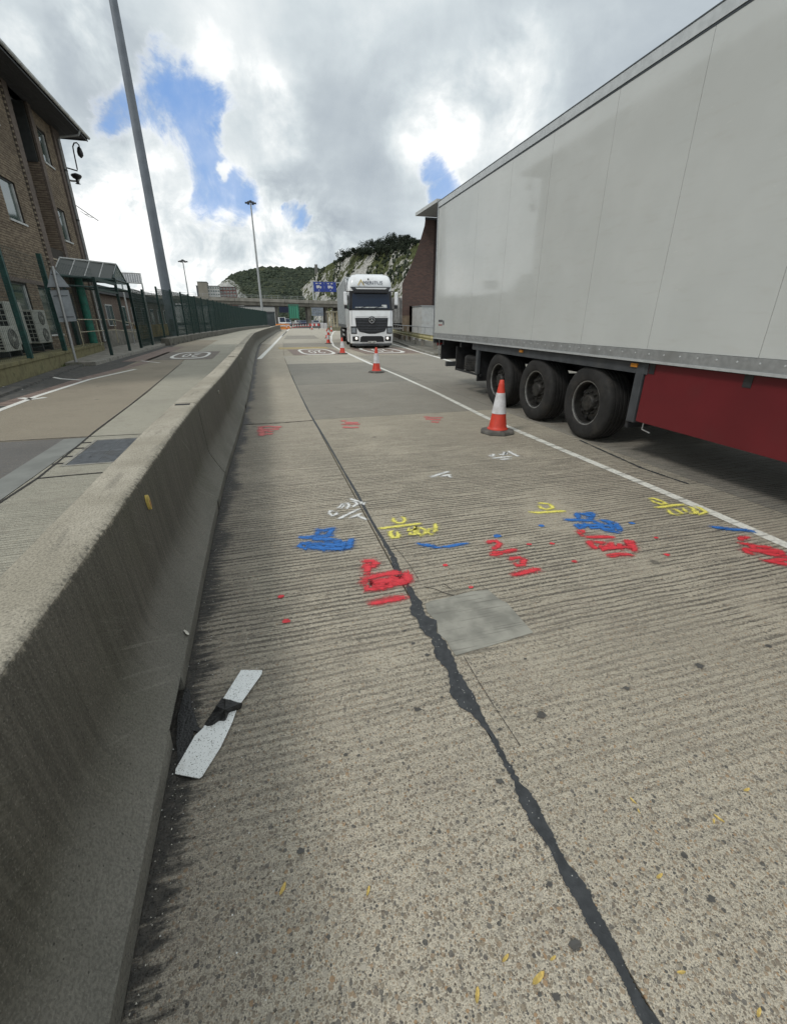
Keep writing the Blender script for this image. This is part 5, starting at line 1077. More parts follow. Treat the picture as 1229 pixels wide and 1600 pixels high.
for ya in (gy0, gy1): b = MB(); b.tube([(gx0, ya-2.1, ez-.04), (gx1+.05, ya, ez-.04)], .06, 6); b.build('eaves_beam', M['greendk'], cp); b = MB(); b.tube([(gx0, ya-2.1, ez-.40), (gx1+.05, ya, ez-.40)], .045, 6); b.build('lower_beam', M['greendk'], cp)
b = MB(); b.prism([(gx1, gy0, ez), (gx1, gy1, ez), (gx1, gym, rz_)], (.01, 0, 0)); b.build('gable_pane', M['clearglass'], cp)
for a, c in (((gx1, gy0, ez), (gx1, gym, rz_)), ((gx1, gym, rz_), (gx1, gy1, ez)), ((gx1, gy0, ez), (gx1, gy1, ez)), ((gx1, gy0, ez-.38), (gx1, gy1, ez-.38))): b = MB(); b.tube([a, c], .045, 6); b.build('gable_bar', M['greendk'], cp)
TB('side_pane', M['clearglass'], [(gx1-.005, gx1+.005, gy0+.1, gy1-.1, ez-.36, ez-.03)], cp)
for x, y, h1 in ((-6.12, 23.02, 3.15), (-6.12, 26.2, 3.35), (-6.12, 28.7, 3.32), (-7.7, 24.4, 3.3), (-7.7, 26.9, 3.3)): TB('post', M['greendk'], [(x-.055, x+.055, y-.055, y+.055, .12, h1)], cp)
TB('tie_beam', M['greendk'], [(-6.16, -6.08, 23.0, 26.2, 3.02, 3.14), (-6.16, -6.08, 23.0, 26.2, 2.66, 2.74)], cp)
cc2 = T('clad_column', 'bright green clad column standing in front of the canopy', 'column', (-7.15, 24.2, .5)); b = MB(); bb = G(147, 536, .5); tt = AY(131.5, 433, bb.y); 
b.tube([bb, (bb.x, bb.y, 3.32)], .17, 10); b.build('shaft', simple('bright_green_cladding', (.02, .17, .12), .6, var=.2, sc=4), cc2, smooth=40); cc2.location = (0, 0, 0); cc2.location = bb; [setattr(ch_, 'location', -bb+Vector((-7.15, 24.2, .5))-Vector((0, 0, 0))) for ch_ in cc2.children]
for ch_ in cc2.children: ch_.location = (-(bb-Vector((-7.15, 24.2, .5))))
c3 = T('small_canopy', 'second small lean-to canopy with ribbed translucent sheet behind the glazed one', 'canopy', (-6.9, 34, .12)); rib_m = simple('ribbed_sheet', (.20, .21, .22), .6, var=.3, sc=20)
q1, q2, q3, q4 = AY(186, 426, 34), AY(219.5, 427.5, 34), AY(222, 443, 33.2), AY(190, 441, 33.2)
for k in range(9): a, c, d, e = q1.lerp(q2, k/9), q1.lerp(q2, (k+.9)/9), q4.lerp(q3, (k+.9)/9), q4.lerp(q3, k/9); b = MB(); b.prism([a, c, d, e], (0, .01, .01)); b.build('roof_rib', rib_m, c3)
for a, c in ((q2, q3), (q1, q2), (q4, q3)): b = MB(); b.tube([a, c], .035, 6); b.build('edge_bar', M['winfr'], c3)
for q in (q3, q4): b = MB(); b.tube([q, (q.x, q.y, .12)], .045, 6); b.build('post', M['winfr'], c3)
hr = T('handrail', 'pale cream ramp handrail with two bars behind the canopy', 'handrail', (-7.4, 28, .5)); crm = simple('cream_rail', (.45, .40, .28), .5)
for z, z2 in ((1.55, 1.35), (1.05, .85)): b = MB(); b.tube([(-7.25, 23.5, z), (-7.25, 29, z), (-7.3, 33, z2), (-7.4, 37, z2)], .022, 6); b.build('rail', crm, hr)
for y in (23.5, 26, 29, 31, 33, 35, 37): b = MB(); b.tube([(-7.25, y, .4), (-7.25, y, 1.5 if y < 30 else 1.35)], .022, 6); b.build('baluster', crm, hr)
wp = T('white_drainpipe', 'white vertical drainpipe against the brick wall under the canopy', 'pipe', (-7.7, 27.6, .5)); b = MB(); b.tube([(-7.6, 27.9, .5), (-7.6, 27.9, 3.1)], .05, 8); b.build('pipe', M['winfr'], wp)
# low brick building behind the fence
lb_ = T('low_brick_building', 'long low dark brick building with windows behind the green fence', 'building', (-10, 45, 0)); dbr = brick_mat('dark_brick', (.12, .09, .075), (.18, .14, .11))
TB('wall', dbr, [(-14, -9.5, 31, 66, -.1, 3.1)], lb_); TB('fascia', M['dgrey'], [(-14.2, -9.2, 30.8, 66.2, 3.1, 3.5)], lb_); TB('roof_slab', M['asphalt_dark'], [(-14.1, -9.3, 30.9, 66.1, 3.5, 3.6)], lb_)
yel = simple('yellow_ochre_panel', (.34, .24, .07), .7, var=.4, sc=1.5)
for k in range(9):
    y = 33+k*3.6; f = TB('window', M['winfr'], [(-9.5, -9.44, y, y+1.6, 1.15, 2.5)], lb_); TB('pane', M['winglass'], [(-9.438, -9.43, y+.08, y+.76, 1.22, 2.43), (-9.438, -9.43, y+.84, y+1.52, 1.22, 2.43)], f)
TB('yellow_panel', yel, [(-8.9, -8.8, y, y+2.3, .1, 1.15) for y in (41, 43.5, 46, 48.5, 51, 53.5, 56)], lb_); TB('ramp_wall', M['footway'], [(-8.9, -8.6, 29.6, 40.5, 0, .9)], lb_)

# ------------------------------------------------------------------ green mesh security fence
fn = T('mesh_fence', 'tall dark green mesh security fence running beside the left carriageway', 'fence', (-6.1, 31, 0))
wire = MB(); h_ = 2.95
thin_ = MB()
for k in range(30): thin_.box(-.002, .002, .05+k*.098, .054+k*.098, .05, h_)
for k in range(18): thin_.box(.003, .007, .0, 3.0, .1+k*.165, .105+k*.165)
for k in range(40): wire.box(-.005, .005, .04+k*.074, .054+k*.074, .05, h_)
for k in range(24): wire.box(.005, .011, .0, 3.0, .08+k*.122, .090+k*.122)
wm = None
def fxy(i):
    y = 28.7+3*i
    return Vector((-6.1 if y < 33 else parx(y)-.3-(.15*max(0, 1-(y-33)/6)*2), y, .12 if y < 33.5 else .45))
gbox = MB(); gbox.box(-.055, .055, -.055, .055, 0, 3.05); pm = gbox.build('post', M['greendk'], fn, local=True); pmesh = pm.data; bpy.data.objects.remove(pm)
w0 = wire.build('mesh_panel', M['greendk'], fn, local=True); wmesh = w0.data; bpy.data.objects.remove(w0); w0 = thin_.build('mesh_panel', M['greendk'], fn, local=True); tmesh = w0.data; bpy.data.objects.remove(w0)
for i in range(30):
    a, c = fxy(i), fxy(i+1); o = bpy.data.objects.new('post', pmesh); col.objects.link(o); o.parent = fn; o.location = a-Vector(fn.location)
    o = bpy.data.objects.new('mesh_panel', wmesh); col.objects.link(o); o.parent = fn; o.location = a-Vector(fn.location); d = c-a; o.rotation_euler = (0, 0, atan2(-d.x, d.y)); o.scale.y = d.length/3; o['kind'] = 'stuff'
# posts and mesh standing on the plinth
fn2 = T('plinth_fence', 'tall green fence posts with mesh rising from the plinth in front of air conditioners', 'fence', (-6.3, 16, .5))
for (x, y, h1) in ((-6.05, 12.2, 3.5), (-6.42, 16.1, 3.55), (-6.78, 19.9, 3.6)): TB('post', M['green'] if y > 13 else M['green'], [(x-.07, x+.07, y-.05, y+.05, .5, h1)], fn2)
for (x, y), (x2, y2) in (((-6.05, 12.2), (-6.42, 16.1)), ((-6.42, 16.1), (-6.78, 19.9)), ((-6.78, 19.9), (-6.12, 23.02))):
    a = Vector((x, y, .5)); c = Vector((x2, y2, .5)); d = c-a; o = bpy.data.objects.new('mesh_panel', tmesh); col.objects.link(o); o.parent = fn2; o.location = a-Vector(fn2.location); o.rotation_euler = (0, 0, atan2(-d.x, d.y)); o.scale.y = d.length/3; o['kind'] = 'stuff'

# ------------------------------------------------------------------ lamp columns
galv = simple('galvanised_column', (.17, .19, .215), .55, .35, var=.12, sc=1.2)
m1 = T('floodlight_mast', 'very tall thick grey lighting mast behind the left fence, running out of frame', 'mast', (-4.62, 32, 0)); m1.location = (-6.9, 46, 0)
s_ = 46/32.; bx = AY(268.5, 500, 46); m1.location = (bx.x, bx.y, 0)
b = MB(); b.tube([(bx.x, bx.y, -.1), (bx.x, bx.y, 9), (bx.x, bx.y, 22), (bx.x, bx.y, 32)], [.44, .36, .27, .2], 20); b.build('column', galv, m1, smooth=40); TB('base_door', M['dgrey'], [(bx.x-.15, bx.x+.15, bx.y-.46, bx.y-.40, .6, 1.6)], m1)
def mast(p, h1, r, hd, lab):
    m_ = T('lighting_mast', lab, 'mast', p, 0, 'lighting masts in the distance'); x, y, z = p
    b = MB(); b.tube([(x, y, 0), (x, y, h1*.5), (x, y, h1)], [r, r*.75, r*.5], 8); b.build('column', M['alu'], m_, smooth=40)
    for a in [2*pi*k/6 for k in range(6)]:
        b = MB(); b.tube([(x, y, h1+.1), (x+hd*.7*cos(a), y+hd*.7*sin(a), h1-.1)], r*.3, 5); b.box(x+hd*cos(a)-hd*.25, x+hd*cos(a)+hd*.25, y+hd*sin(a)-hd*.25, y+hd*sin(a)+hd*.25, h1-hd*.4, h1-hd*.12); b.build('floodlight', M['dgrey'], m_)
    b = MB(); b.lathe([(r*.5, -.2), (hd*.4, 0), (hd*.3, hd*.25), (0, hd*.3)], 8, Matrix.Translation((x, y, h1))); b.build('head_cap', M['dgrey'], m_)
mast((2.1, 120, 0), 25.3, .30, .95, 'slim lighting mast with a ring of floodlights rising over the bridge')
mast((-26.2, 230, 0), 24.6, .36, 1.5, 'most distant lighting mast, left of the thick one\'s foot')

# ------------------------------------------------------------------ right roadside: guard rail, brick tower
gr = T('guard_rail', 'pale yellow steel guard rail beyond the lorry lane', 'guard rail', (10, 28, 0)); grm = simple('weathered_yellow_rail', (.44, .40, .20), .6, var=.25, sc=2, dirt=((.22, .2, .12), .6)); grc = simple('rail_post_grey', (.24, .22, .19), .8, var=.2)
rp_ = [Vector((8.7, 20.5, 0)), Vector((9.1, 23.5, 0)), Vector((9.62, 26.9, 0)), Vector((10.43, 31.6, 0)), Vector((11.0, 35.7, 0)), Vector((12.6, 44, 0)), Vector((15.5, 56, 0))]
prf = [(-.05, .42), (.0, .46), (-.05, .52), (-.05, .58), (.0, .64), (-.05, .70), (-.02, .70), (.03, .64), (-.02, .58), (-.02, .52), (.03, .46), (-.02, .42)]
b = MB(); b.sweep([[Vector((p.x-.12+a, p.y, z+.08)) for a, z in prf] for p in rp_]); b.build('beam', grm, gr)
b = MB(); b.tube([(p.x+.1, p.y, 1.14) for p in rp_], .03, 6); b.build('upper_rail', M['alu'], gr)
for a, c in zip(rp_, rp_[1:]):
    n_ = max(1, round((c-a).length/2.4))
    for k in range(n_): p = a.lerp(c, k/n_); TB('post', grc, [(p.x-.08, p.x+.10, p.y-.09, p.y+.09, 0, .74)], gr); TB('rail_stanchion', M['alu'], [(p.x+.08, p.x+.12, p.y-.02, p.y+.02, .74, 1.14)], gr); TB('post_foot', grc, [(p.x-.05, p.x+.3, p.y-.1, p.y+.1, -.02, .08)], gr)
kb = MB(); kb.sweep([[Vector((p.x-.75+a, p.y, z)) for a, z in ((-.12, -.03), (.0, -.03), (.0, .11), (-.11, .10))] for p in rp_]); S(kb.build('kerb_right', M['kerb'])); vg = MB(); vg.sweep([[Vector((p.x-.75+a, p.y, z)) for a, z in ((0, -.05), (4, -.05), (4, .09), (0, .09))] for p in rp_]); S(vg.build('verge_right', simple('verge_dirt', (.15, .14, .115), .95, var=.3, sc=2, dirt=((.08, .075, .06), .6))))
tw = T('brick_tower', 'dark brown brick wall with a curved buttress and flat white roof behind the trailer', 'building', (13, 36.5, 0))
tbm = newmat('mottled_brown_brick'); p = tbm.pos; br_ = tbm.node('ShaderNodeTexBrick'); tbm.put(br_.inputs['Vector'], tbm.comb(tbm.sep(p)[0], tbm.sep(p)[2], 0.)); br_.inputs['Scale'].default_value = 1.; br_.inputs['Brick Width'].default_value = .24; br_.inputs['Row Height'].default_value = .08; br_.inputs['Mortar Size'].default_value = .01
br_.inputs['Color1'].default_value = (.165, .095, .078, 1); br_.inputs['Color2'].default_value = (.10, .065, .058, 1); br_.inputs['Mortar'].default_value = (.13, .105, .09, 1)
cc = tbm.mix(tbm.m('MULTIPLY', tbm.ss(tbm.noise(p, .45, 5.), .4, .7), .5), br_.outputs[0], (.075, .055, .05)); tbm.put(tbm.b.inputs['Base Color'], cc); tbm.b.inputs['Roughness'].default_value = .9; M['tower'] = tbm.mat
q_ = lambda u, v, y=36.5: AY(u, v, y)
lx = 11.25
prof = [(lx, -.05), (12.0, -.05), (12.0, 2.62), (12.24, 2.62), (12.24, 2.62)]
out = [(lx, 1.9), (lx, 4.1), (11.84, 5.16), (12.34, 6.2), (12.68, 7.13), (12.95, 7.96), (13.0, 8.35), (13.75, 8.35), (13.75, 1.9)]
DX0, DX1 = 11.86, 12.42
tower = MB(); tower.prism([Vector((x, 36.5, z)) for x, z in [(lx, 2.55), *out[1:-1], (13.75, 2.55)]], (1.9, 5, 0)); tower.build('brick_face', M['tower'], tw)
def PB(name, mat, boxes):
    for x0, x1, y0, y1, z0, z1 in boxes: b = MB(); b.prism([(x0, y0, z0), (x1, y0, z0), (x1, y0, z1), (x0, y0, z1)], ((y1-y0)*.38, y1-y0, 0)); b.build(name, mat, tw)
PB('brick_pier', M['tower'], [(lx, DX0, 36.5, 41.5, 1.85, 2.55), (DX1, 13.75, 36.5, 41.5, 1.85, 2.55)])
PB('sandy_base', simple('sandy_render', (.26, .20, .14), .9, var=.2, sc=3, dirt=((.14, .10, .08), .5)), [(lx, DX0, 36.48, 41.5, -.1, 1.85), (DX1, 13.75, 36.48, 41.5, -.1, 1.85)])
TB('doorway_back', simple('door_black', (.012, .012, .014), .8), [(DX0, DX1, 37.6, 37.7, -.1, 2.55)], tw)
PB('recessed_wall', simple('shadowed_brown', (.085, .06, .055), .9, var=.2), [(13.75, 19, 36.9, 44, -.1, 8.35)])  # brown darkened to paint in the shade of the recess
TB('roof_slab', simple('white_roof_edge', (.50, .51, .50), .7), [(12.15, 19.3, 32.0, 36.3, 8.50, 8.70)], tw); PB('roof_neck', M['dgrey'], [(12.95, 19, 36.4, 44, 8.35, 8.50)])
wc = T('white_cabin', 'plain white steel cabin beside the dark doorway, half hidden by the trailer', 'cabin', (12.2, 33.6, 0)); cx = AY(658, 500, 34).x
TB('panel', simple('cabin_white', (.55, .56, .55), .6, var=.06, dirt=((.4, .38, .33), .5)), [(cx+k*.82, cx+.81+k*.82, 34, 36.2, .05, 2.45) for k in range(3)], wc); TB('roof_trim', M['alu'], [(cx-.04, cx+2.5, 33.96, 36.2, 2.45, 2.52)], wc)

# ------------------------------------------------------------------ road bridge, gantry signs and things below it
bm_ = simple('bridge_concrete', (.20, .185, .155), .9, var=.25, sc=.5, dirt=((.09, .085, .07), .8), dsc=.35)
bg_ = T('road_bridge', 'long low concrete road bridge crossing in front of the cliffs', 'bridge', (0, 190, 0))
ztop = lambda x: 8.75-.02*x; thk = lambda x: 2.05+.0*x
for i in range(13):
    x = -60+i*9.; b = MB(); b.sweep([[Vector((q, yy, z)) for yy, z in ((190, ztop(q)-thk(q)), (202, ztop(q)-thk(q)), (202, ztop(q)), (190, ztop(q)))] for q in (x+.04, x+8.96)]); b.build('deck_beam', bm_, bg_)
    b = MB(); b.sweep([[Vector((q, yy, z)) for yy, z in ((189.6, ztop(q)-.9), (190, ztop(q)-.9), (190, ztop(q)+.25), (189.6, ztop(q)+.25))] for q in (x+.05, x+8.95)]); b.build('edge_beam', simple('bridge_edge', (.27, .255, .22), .9, var=.2, sc=.6) if i == 0 else bpy.data.materials['bridge_edge'], bg_)
for i in range(48): x = -60+i*2.4; TB('rail_post', M['alu'], [(x-.04, x+.04, 189.8, 189.88, ztop(x)+.25, ztop(x)+1.35)], bg_)
for z in (.75, 1.3): b = MB(); b.tube([(-60, 189.85, ztop(-60)+z), (57, 189.85, ztop(57)+z)], .035, 4); b.build('top_rail', M['alu'], bg_)
for u0, u1 in ((432.5, 436), (481, 486.5), (509, 512)):
    a = AY(u0, 500, 192).x; c = AY(u1, 500, 192).x; TB('pier', bm_, [(a, c, 192, 200, -.1, ztop(a)-2.)], bg_)
for x in (-15, -32, -48): TB('pier', bm_, [(x, x+1.2, 192, 200, -.1, ztop(x)-2.)], bg_)
TB('abutment', bm_, [(32, 60, 189.7, 205, -.1, 6.0)], bg_)
blue = simple('sign_blue', (.025, .055, .30), .5, var=.05)
gn_ = T('gantry_sign', 'blue overhead sign with white lorry symbols on pale posts above the bridge', 'sign', (30, 210, 0))
def sx(u): return AY(u, 470, 210).x
for u0, u1 in ((491.3, 507.6), (508.1, 526)):
    x0, x1 = sx(u0), sx(u1); zt, zb = 16.3, 12.55; f = TB('sign_panel', blue, [(x0, x1, 210, 210.2, zb, zt)], gn_); xc = (x0+x1)/2; y = 209.98
    wht = M['winfr']
    TB('lorry_symbol', M['csl'], [(xc-1.1, xc+.35, y-.02, y, 14.0, 14.95), (xc+.45, xc+1.05, y-.02, y, 14.0, 14.6), (xc-.85, xc-.45, y-.02, y, 13.75, 13.98), (xc+.45, xc+.85, y-.02, y, 13.75, 13.98)], f)
    TB('sign_lettering', M['csl'], [(xc-1.3+k*.5, xc-.95+k*.5, y-.02, y, 15.45, 15.9) for k in (0, 1, 3, 4)], f); b = MB(); b.prism([(xc-.25, y, 13.3), (xc+.25, y, 13.3), (xc, y, 12.9)][::-1], (0, -.02, 0)); b.build('arrow', M['csl'], f)
for u in (490.2, 494.3): x = sx(u); TB('gantry_post', M['alu_light'], [(x-.25, x+.25, 210.3, 210.8, 5, 16.5 if u < 492 else 12.6)], gn_)
TB('gantry_beam', M['alu'], [(sx(490), sx(540), 210.25, 210.7, 16.0, 16.4)], gn_)
ns = T('dark_blue_sign', 'dark navy sign hanging under the bridge left of the green screen', 'sign', AY(444, 500, 150)); TB('panel', simple('navy', (.012, .018, .045), .6), [(AY(437.5, 500, 150).x, AY(452, 500, 150).x, 150, 150.2, 3.6, 5.2)], ns); x = AY(444, 500, 150).x; TB('post', M['dgrey'], [(x-2, x-1.85, 150.2, 150.3, 0, 5.2), (x+1.85, x+2, 150.2, 150.3, 0, 5.2)], ns)
gs_ = T('green_screen', 'bright green framed panel on legs standing under the bridge', 'screen', AY(460, 500, 120)); gx = lambda u: AY(u, 500, 120).x; gmn = simple('mint_green_panel', (.07, .33, .21), .5)
TB('panel', gmn, [(gx(454), gx(466.5), 120, 120.1, 1.9, 4.7)], gs_); TB('frame', simple('frame_green', (.03, .16, .11), .5), [(gx(452.2), gx(453.8), 119.9, 120.2, 1.5, 5.), (gx(466.8), gx(468.2), 119.9, 120.2, 1.5, 5.), (gx(453.8), gx(466.8), 119.9, 120.2, 4.75, 5.)], gs_); TB('leg', M['dgrey'], [(gx(455), gx(455.8), 120, 120.2, 0, 1.9), (gx(464), gx(464.8), 120, 120.2, 0, 1.9)], gs_); TB('panel_rib', M['green'], [(gx(u)-.05, gx(u)+.05, 119.95, 119.99, 1.9, 4.7) for u in (457, 460, 463)], gs_)
gb = T('grey_sign_back', 'grey backed direction sign on three posts under the bridge', 'sign', AY(497, 500, 140)); g4 = lambda u: AY(u, 500, 140).x
TB('panel', simple('sign_back_blue_grey', (.24, .27, .31), .5, .2, var=.2, sc=1), [(g4(487.5+k*6.2), g4(493.5+k*6.2), 140, 140.1, 2.6+j*.75, 3.3+j*.75) for k in range(3) for j in range(3)], gb); TB('post', M['alu'], [(g4(u)-.1, g4(u)+.1, 140.1, 140.3, 0, 4.7) for u in (491, 497, 503)], gb)
# vehicles far off under the bridge
def car(u, v, s_, lab, c, cat='car', ht=1.45):
    q = G(u, v); t = T('parked_'+cat, lab, cat, q, .1); mt = simple('paint_'+str(u), c, .3, var=.05)
    b = MB(); b.prism([Vector((-.9, y, z)) for y, z in ((-2.1, .35), (2.1, .35), (2.1, .8), (1.4, .9), (.9, ht), (-.7, ht), (-1.3, .95), (-2.1, .8))], (1.8, 0, 0)); b.build('body', mt, t, local=True, bevel=.06)
    b = MB(); b.prism([(-.75, -1.28, 1.0), (.75, -1.28, 1.0), (.68, -.78, ht-.08), (-.68, -.78, ht-.08)], (0, -.03, .02)); b.build('windscreen', M['cabglass'], t, local=True)
    for x in (-.85, .85):
        for y in (-1.3, 1.3): b = MB(); b.lathe([(.32, -.1), (.32, .1)], 16, FR((x, y, .32), (0, 1, 0), (1, 0, 0))); b.build('wheel', M['rubber'], t, local=True)
    each('headlight', M['lampglass'], [(x-.15, x+.15, -2.13, -2.09, .6, .75) for x in (-.7, .7)], t)
car(441, 509.5, 1, 'white van parked far off behind the orange barriers', (.7, .7, .7), 'van', 2.2); car(449, 509, 1, 'silver grey van beside the white one far under the bridge', (.45, .5, .55), 'van', 1.9); car(473, 508.5, 1, 'dark blue car far off right of the green screen', (.05, .07, .12)); car(466, 508, 1, 'pale car partly behind the far cones', (.5, .52, .52)); car(493, 509, 1, 'grey car in front of the sign back under the bridge', (.25, .26, .28))
sh = T('checkpoint_shelter', 'small open beige framed shelter left of the lorry trailer', 'shelter', AY(522, 500, 75)); h2 = lambda u: AY(u, 500, 75).x
TB('post', crm, [(h2(u)-.08, h2(u)+.08, y, y+.16, 0, 2.6) for u in (516.5, 521, 526, 531) for y in (75, 77.5)], sh); TB('roof', simple('shelter_roof', (.24, .22, .16), .8), [(h2(514), h2(534), 74.6, 78, 2.6, 2.8)], sh); TB('rail', crm, [(h2(516), h2(531), 74.95, 75, z, z+.07) for z in (.6, 1.1, 1.9)], sh); TB('low_wall', simple('shelter_wall', (.20, .19, .13), .9), [(h2(508), h2(536), 73.5, 73.8, -.05, .5)], sh)
bollm = M['csl']
for i, u in enumerate((502, 504.5, 507, 509.5)): q = AY(u, 505, 92); o_ = T('bollard', 'small white bollard, %s from left beside the far shelter' % ('first', 'second', 'third', 'fourth')[i], 'bollard', (q.x, q.y, 0), 0, 'white bollards by the far shelter'); b = MB(); b.lathe([(.12, 0), (.12, .9), (.06, 1.0), (0, 1.0)], 8); b.build('post', bollm, o_, local=True)

# ------------------------------------------------------------------ port sheds and blocks in the distance
def block(name, lab, u0, u1, vt, Y, mat, dz, wins_=None, vb=None, cat='building'):
    x0, x1 = AY(u0, 480, Y).x, AY(u1, 480, Y).x; zt = AY((u0+u1)/2, vt, Y).z; t = T(name, lab, cat, (x0, Y, 0)); TB('wall', mat, [(x0, x1, Y, Y+dz, -.1, zt)], t); TB('parapet', M['dgrey'], [(x0-.1, x1+.1, Y-.1, Y+dz+.1, zt, zt+.35)], t)
    if wins_:
        nx, nz, z0 = wins_; w1 = (x1-x0)/nx; hz = (zt-z0)/nz
        for i in range(nx):
            for j in range(nz): f = TB('window', M['winfr'], [(x0+w1*(i+.15), x0+w1*(i+.85), Y-.08, Y, z0+hz*(j+.25), z0+hz*(j+.8))], t); TB('pane', M['winglass'], [(x0+w1*(i+.2), x0+w1*(i+.8), Y-.12, Y-.085, z0+hz*(j+.3), z0+hz*(j+.75))], f)
    return t
bei = simple('beige_block', (.27, .25, .21), .9, var=.1, sc=.2); whb = simple('white_block', (.52, .52, .50), .8, var=.1, sc=.2); rbr = simple('red_brown_block', (.16, .085, .075), .9, var=.15, sc=.3)
block('stair_tower', 'beige concrete tower block at the left of distant buildings', 314, 328.5, 441, 330, bei, 12); block('stair_annex', 'short dark annex stuck to the left side of beige tower', 311.5, 314, 447, 331, M['dgrey'], 8)
block('white_office_block', 'white office block with window rows beside the beige tower', 328.5, 347, 447.5, 332, whb, 12, (5, 5, 12)); block('red_brown_block', 'dark red brick block in front of the chalk face', 347, 372, 449, 334, rbr, 14, (5, 4, 13))
block('warehouse', 'pale grey warehouse seen through the green fence', 262, 330, 478, 140, simple('warehouse_grey', (.33, .35, .37), .7, var=.1, sc=.3), 30); block('dark_shed', 'long dark shed behind the fence', 330, 428, 489, 135, simple('dark_shed', (.07, .085, .09), .8, var=.2, sc=.5), 20, None)
block('white_shed', 'low white shed under the bridge seen over the fence', 362, 432, 479.5, 215, simple('white_shed', (.50, .50, .48), .8), 20)
for i, (u, lab) in enumerate(((272, 'white lorry trailer seen through the fence near the thick mast'), (286, 'second white trailer seen through the fence'), (300, 'third white trailer seen through the fence'), (316, 'fourth trailer seen through the fence, farthest right'))):
    Y = 95+i*4; x = AY(u, 500, Y).x; t = T('parked_trailer', lab, 'trailer', (x, Y, 0), 0, 'trailers parked behind the fence'); each('box', M['panel'], [(-1.2, 1.2, 0, 10, 1.1, 3.7)], t); each('chassis', M['blk'], [(-1.1, 1.1, .2, 10, .6, 1.1)], t); each('door_seam', M['dgrey'], [(-.02, .02, -.02, 0, 1.2, 3.6)], t)

# ------------------------------------------------------------------ hill, chalk cliff, trees
def terrain_mat(name, green, chalk, amt, sx_=1.):
    t = newmat(name); p = t.pos; x, y, z = t.sep(p)
    st_ = t.noise(t.comb(t.m('MULTIPLY', t.m('ADD', x, t.m('MULTIPLY', z, -.9)), .42), t.m('MULTIPLY', y, .10), t.m('MULTIPLY', t.m('ADD', z, t.m('MULTIPLY', x, .35)), .13)), 1., 7., .68)
    n = t.noise(p, .045, 5., .6); n2 = t.noise(p, .5, 5., .65)
    k = t.m('ADD', t.m('ADD', st_, t.m('MULTIPLY', t.m('SUBTRACT', n, .5), 1.3)), t.m('MULTIPLY', t.m('SUBTRACT', n2, .5), .5))
    k = t.ss(k, amt, amt+.07)
    gc = t.mix(t.ss(n2, .35, .65), tuple(q*.6 for q in green), tuple(min(1, q*1.5) for q in green)); gc = t.mix(t.m('MULTIPLY', t.ss(n, .45, .6), .6), gc, (.10, .105, .05))
    ch_ = t.mix(t.ss(t.noise(p, .8, 5.), .35, .65), tuple(q*.55 for q in chalk), chalk)
    t.put(t.b.inputs['Base Color'], t.mix(k, gc, ch_)); t.b.inputs['Roughness'].default_value = 1.; t.b.inputs['Specular IOR Level'].default_value = .1
    t.put(t.b.inputs['Normal'], t.bump(t.m('ADD', st_, n2), 1., 1.5)); return t.mat
M['cliff'] = terrain_mat('chalk_cliff', (.075, .086, .038), (.56, .55, .51), .49); M['hill'] = terrain_mat('hill_ground', (.046, .056, .040), (.4, .4, .37), .9); M['chalkface'] = terrain_mat('bare_chalk', (.10, .11, .07), (.55, .55, .52), .42)
def sheet_between(name, top, bot, mat, nu=90, nv=40, amp=2., fr=.06, back=40):
    def at(L_, k):
        k = k*(len(L_)-1); i = min(int(k), len(L_)-2); return L_[i].lerp(L_[i+1], k-i)
    vs = []
    for i in range(nu+1):
        a, c = at(top, i/nu), at(bot, i/nu)
        for j in range(nv+1):
            s_ = j/nv; q = c.lerp(a, s_); q.y += -(1-abs(2*s_-1))*2; nn = Vector((q.x*fr, q.y*fr, q.z*fr)); d = mnoise.fractal(nn, 1., 2.1, 5)*amp*(1 if j < nv else .5); q += Vector((d*.3, -d, d*.35)); vs.append(q)
        vs.append(a+Vector((0, back, -1)))
    n = nv+2; b = MB(); b.add(vs, [(i*n+j, (i+1)*n+j, (i+1)*n+j+1, i*n+j+1) for i in range(nu) for j in range(n-1)]); return b.build(name, mat, smooth=60)
ct = [AY(u, v, Y) for u, v, Y in ((470, 452, 560), (485, 438, 540), (497, 425, 520), (512, 414, 490), (530, 404, 460), (548, 398, 430), (575, 391, 400), (600, 386, 375), (620, 382, 350), (650, 380, 320), (690, 370, 290), (760, 362, 260), (900, 350, 230), (1100, 350, 220))]
cb = [Vector((q.x*.86+ (2 if i > 3 else 8), q.y*.80, -2)) for i, q in enumerate(ct)]
S(sheet_between('cliff', ct, cb, M['cliff'], 150, 60, 4.5, .07))
ht = [AY(u, v, 900) for u, v in ((250, 492), (300, 480), (335, 458), (345, 447), (352, 440), (362, 432), (375, 426), (395, 421.5), (410, 419), (440, 418), (450, 420), (470, 419.5), (490, 420.5), (510, 421), (540, 421))]
hb = [Vector((q.x*.8, 620, -2)) for q in ht]; S(sheet_between('hill', ht, hb, M['hill'], 120, 50, 5, .02, 80))
cf = [AY(u, v, 560) for u, v in ((338, 449), (348, 440), (357, 436), (366, 440), (376, 448), (387, 464))]; S(sheet_between('chalk_face', cf, [Vector((q.x-6, 500, 10)) for q in cf], M['chalkface'], 50, 30, 3, .07, 20))
fol = []  # foliage greens are greyed to put distance haze into the colour
for i, c in enumerate(((.034, .044, .032), (.044, .055, .038), (.056, .066, .044))):
    t = newmat('foliage_%d' % i); n = t.noise(t.pos, .35, 4.); t.put(t.b.inputs['Base Color'], t.mix(t.ss(n, .3, .7), tuple(q*.65 for q in c), tuple(q*1.4 for q in c))); t.b.inputs['Roughness'].default_value = 1.; t.b.inputs['Specular IOR Level'].default_value = .1; fol.append(t.mat)
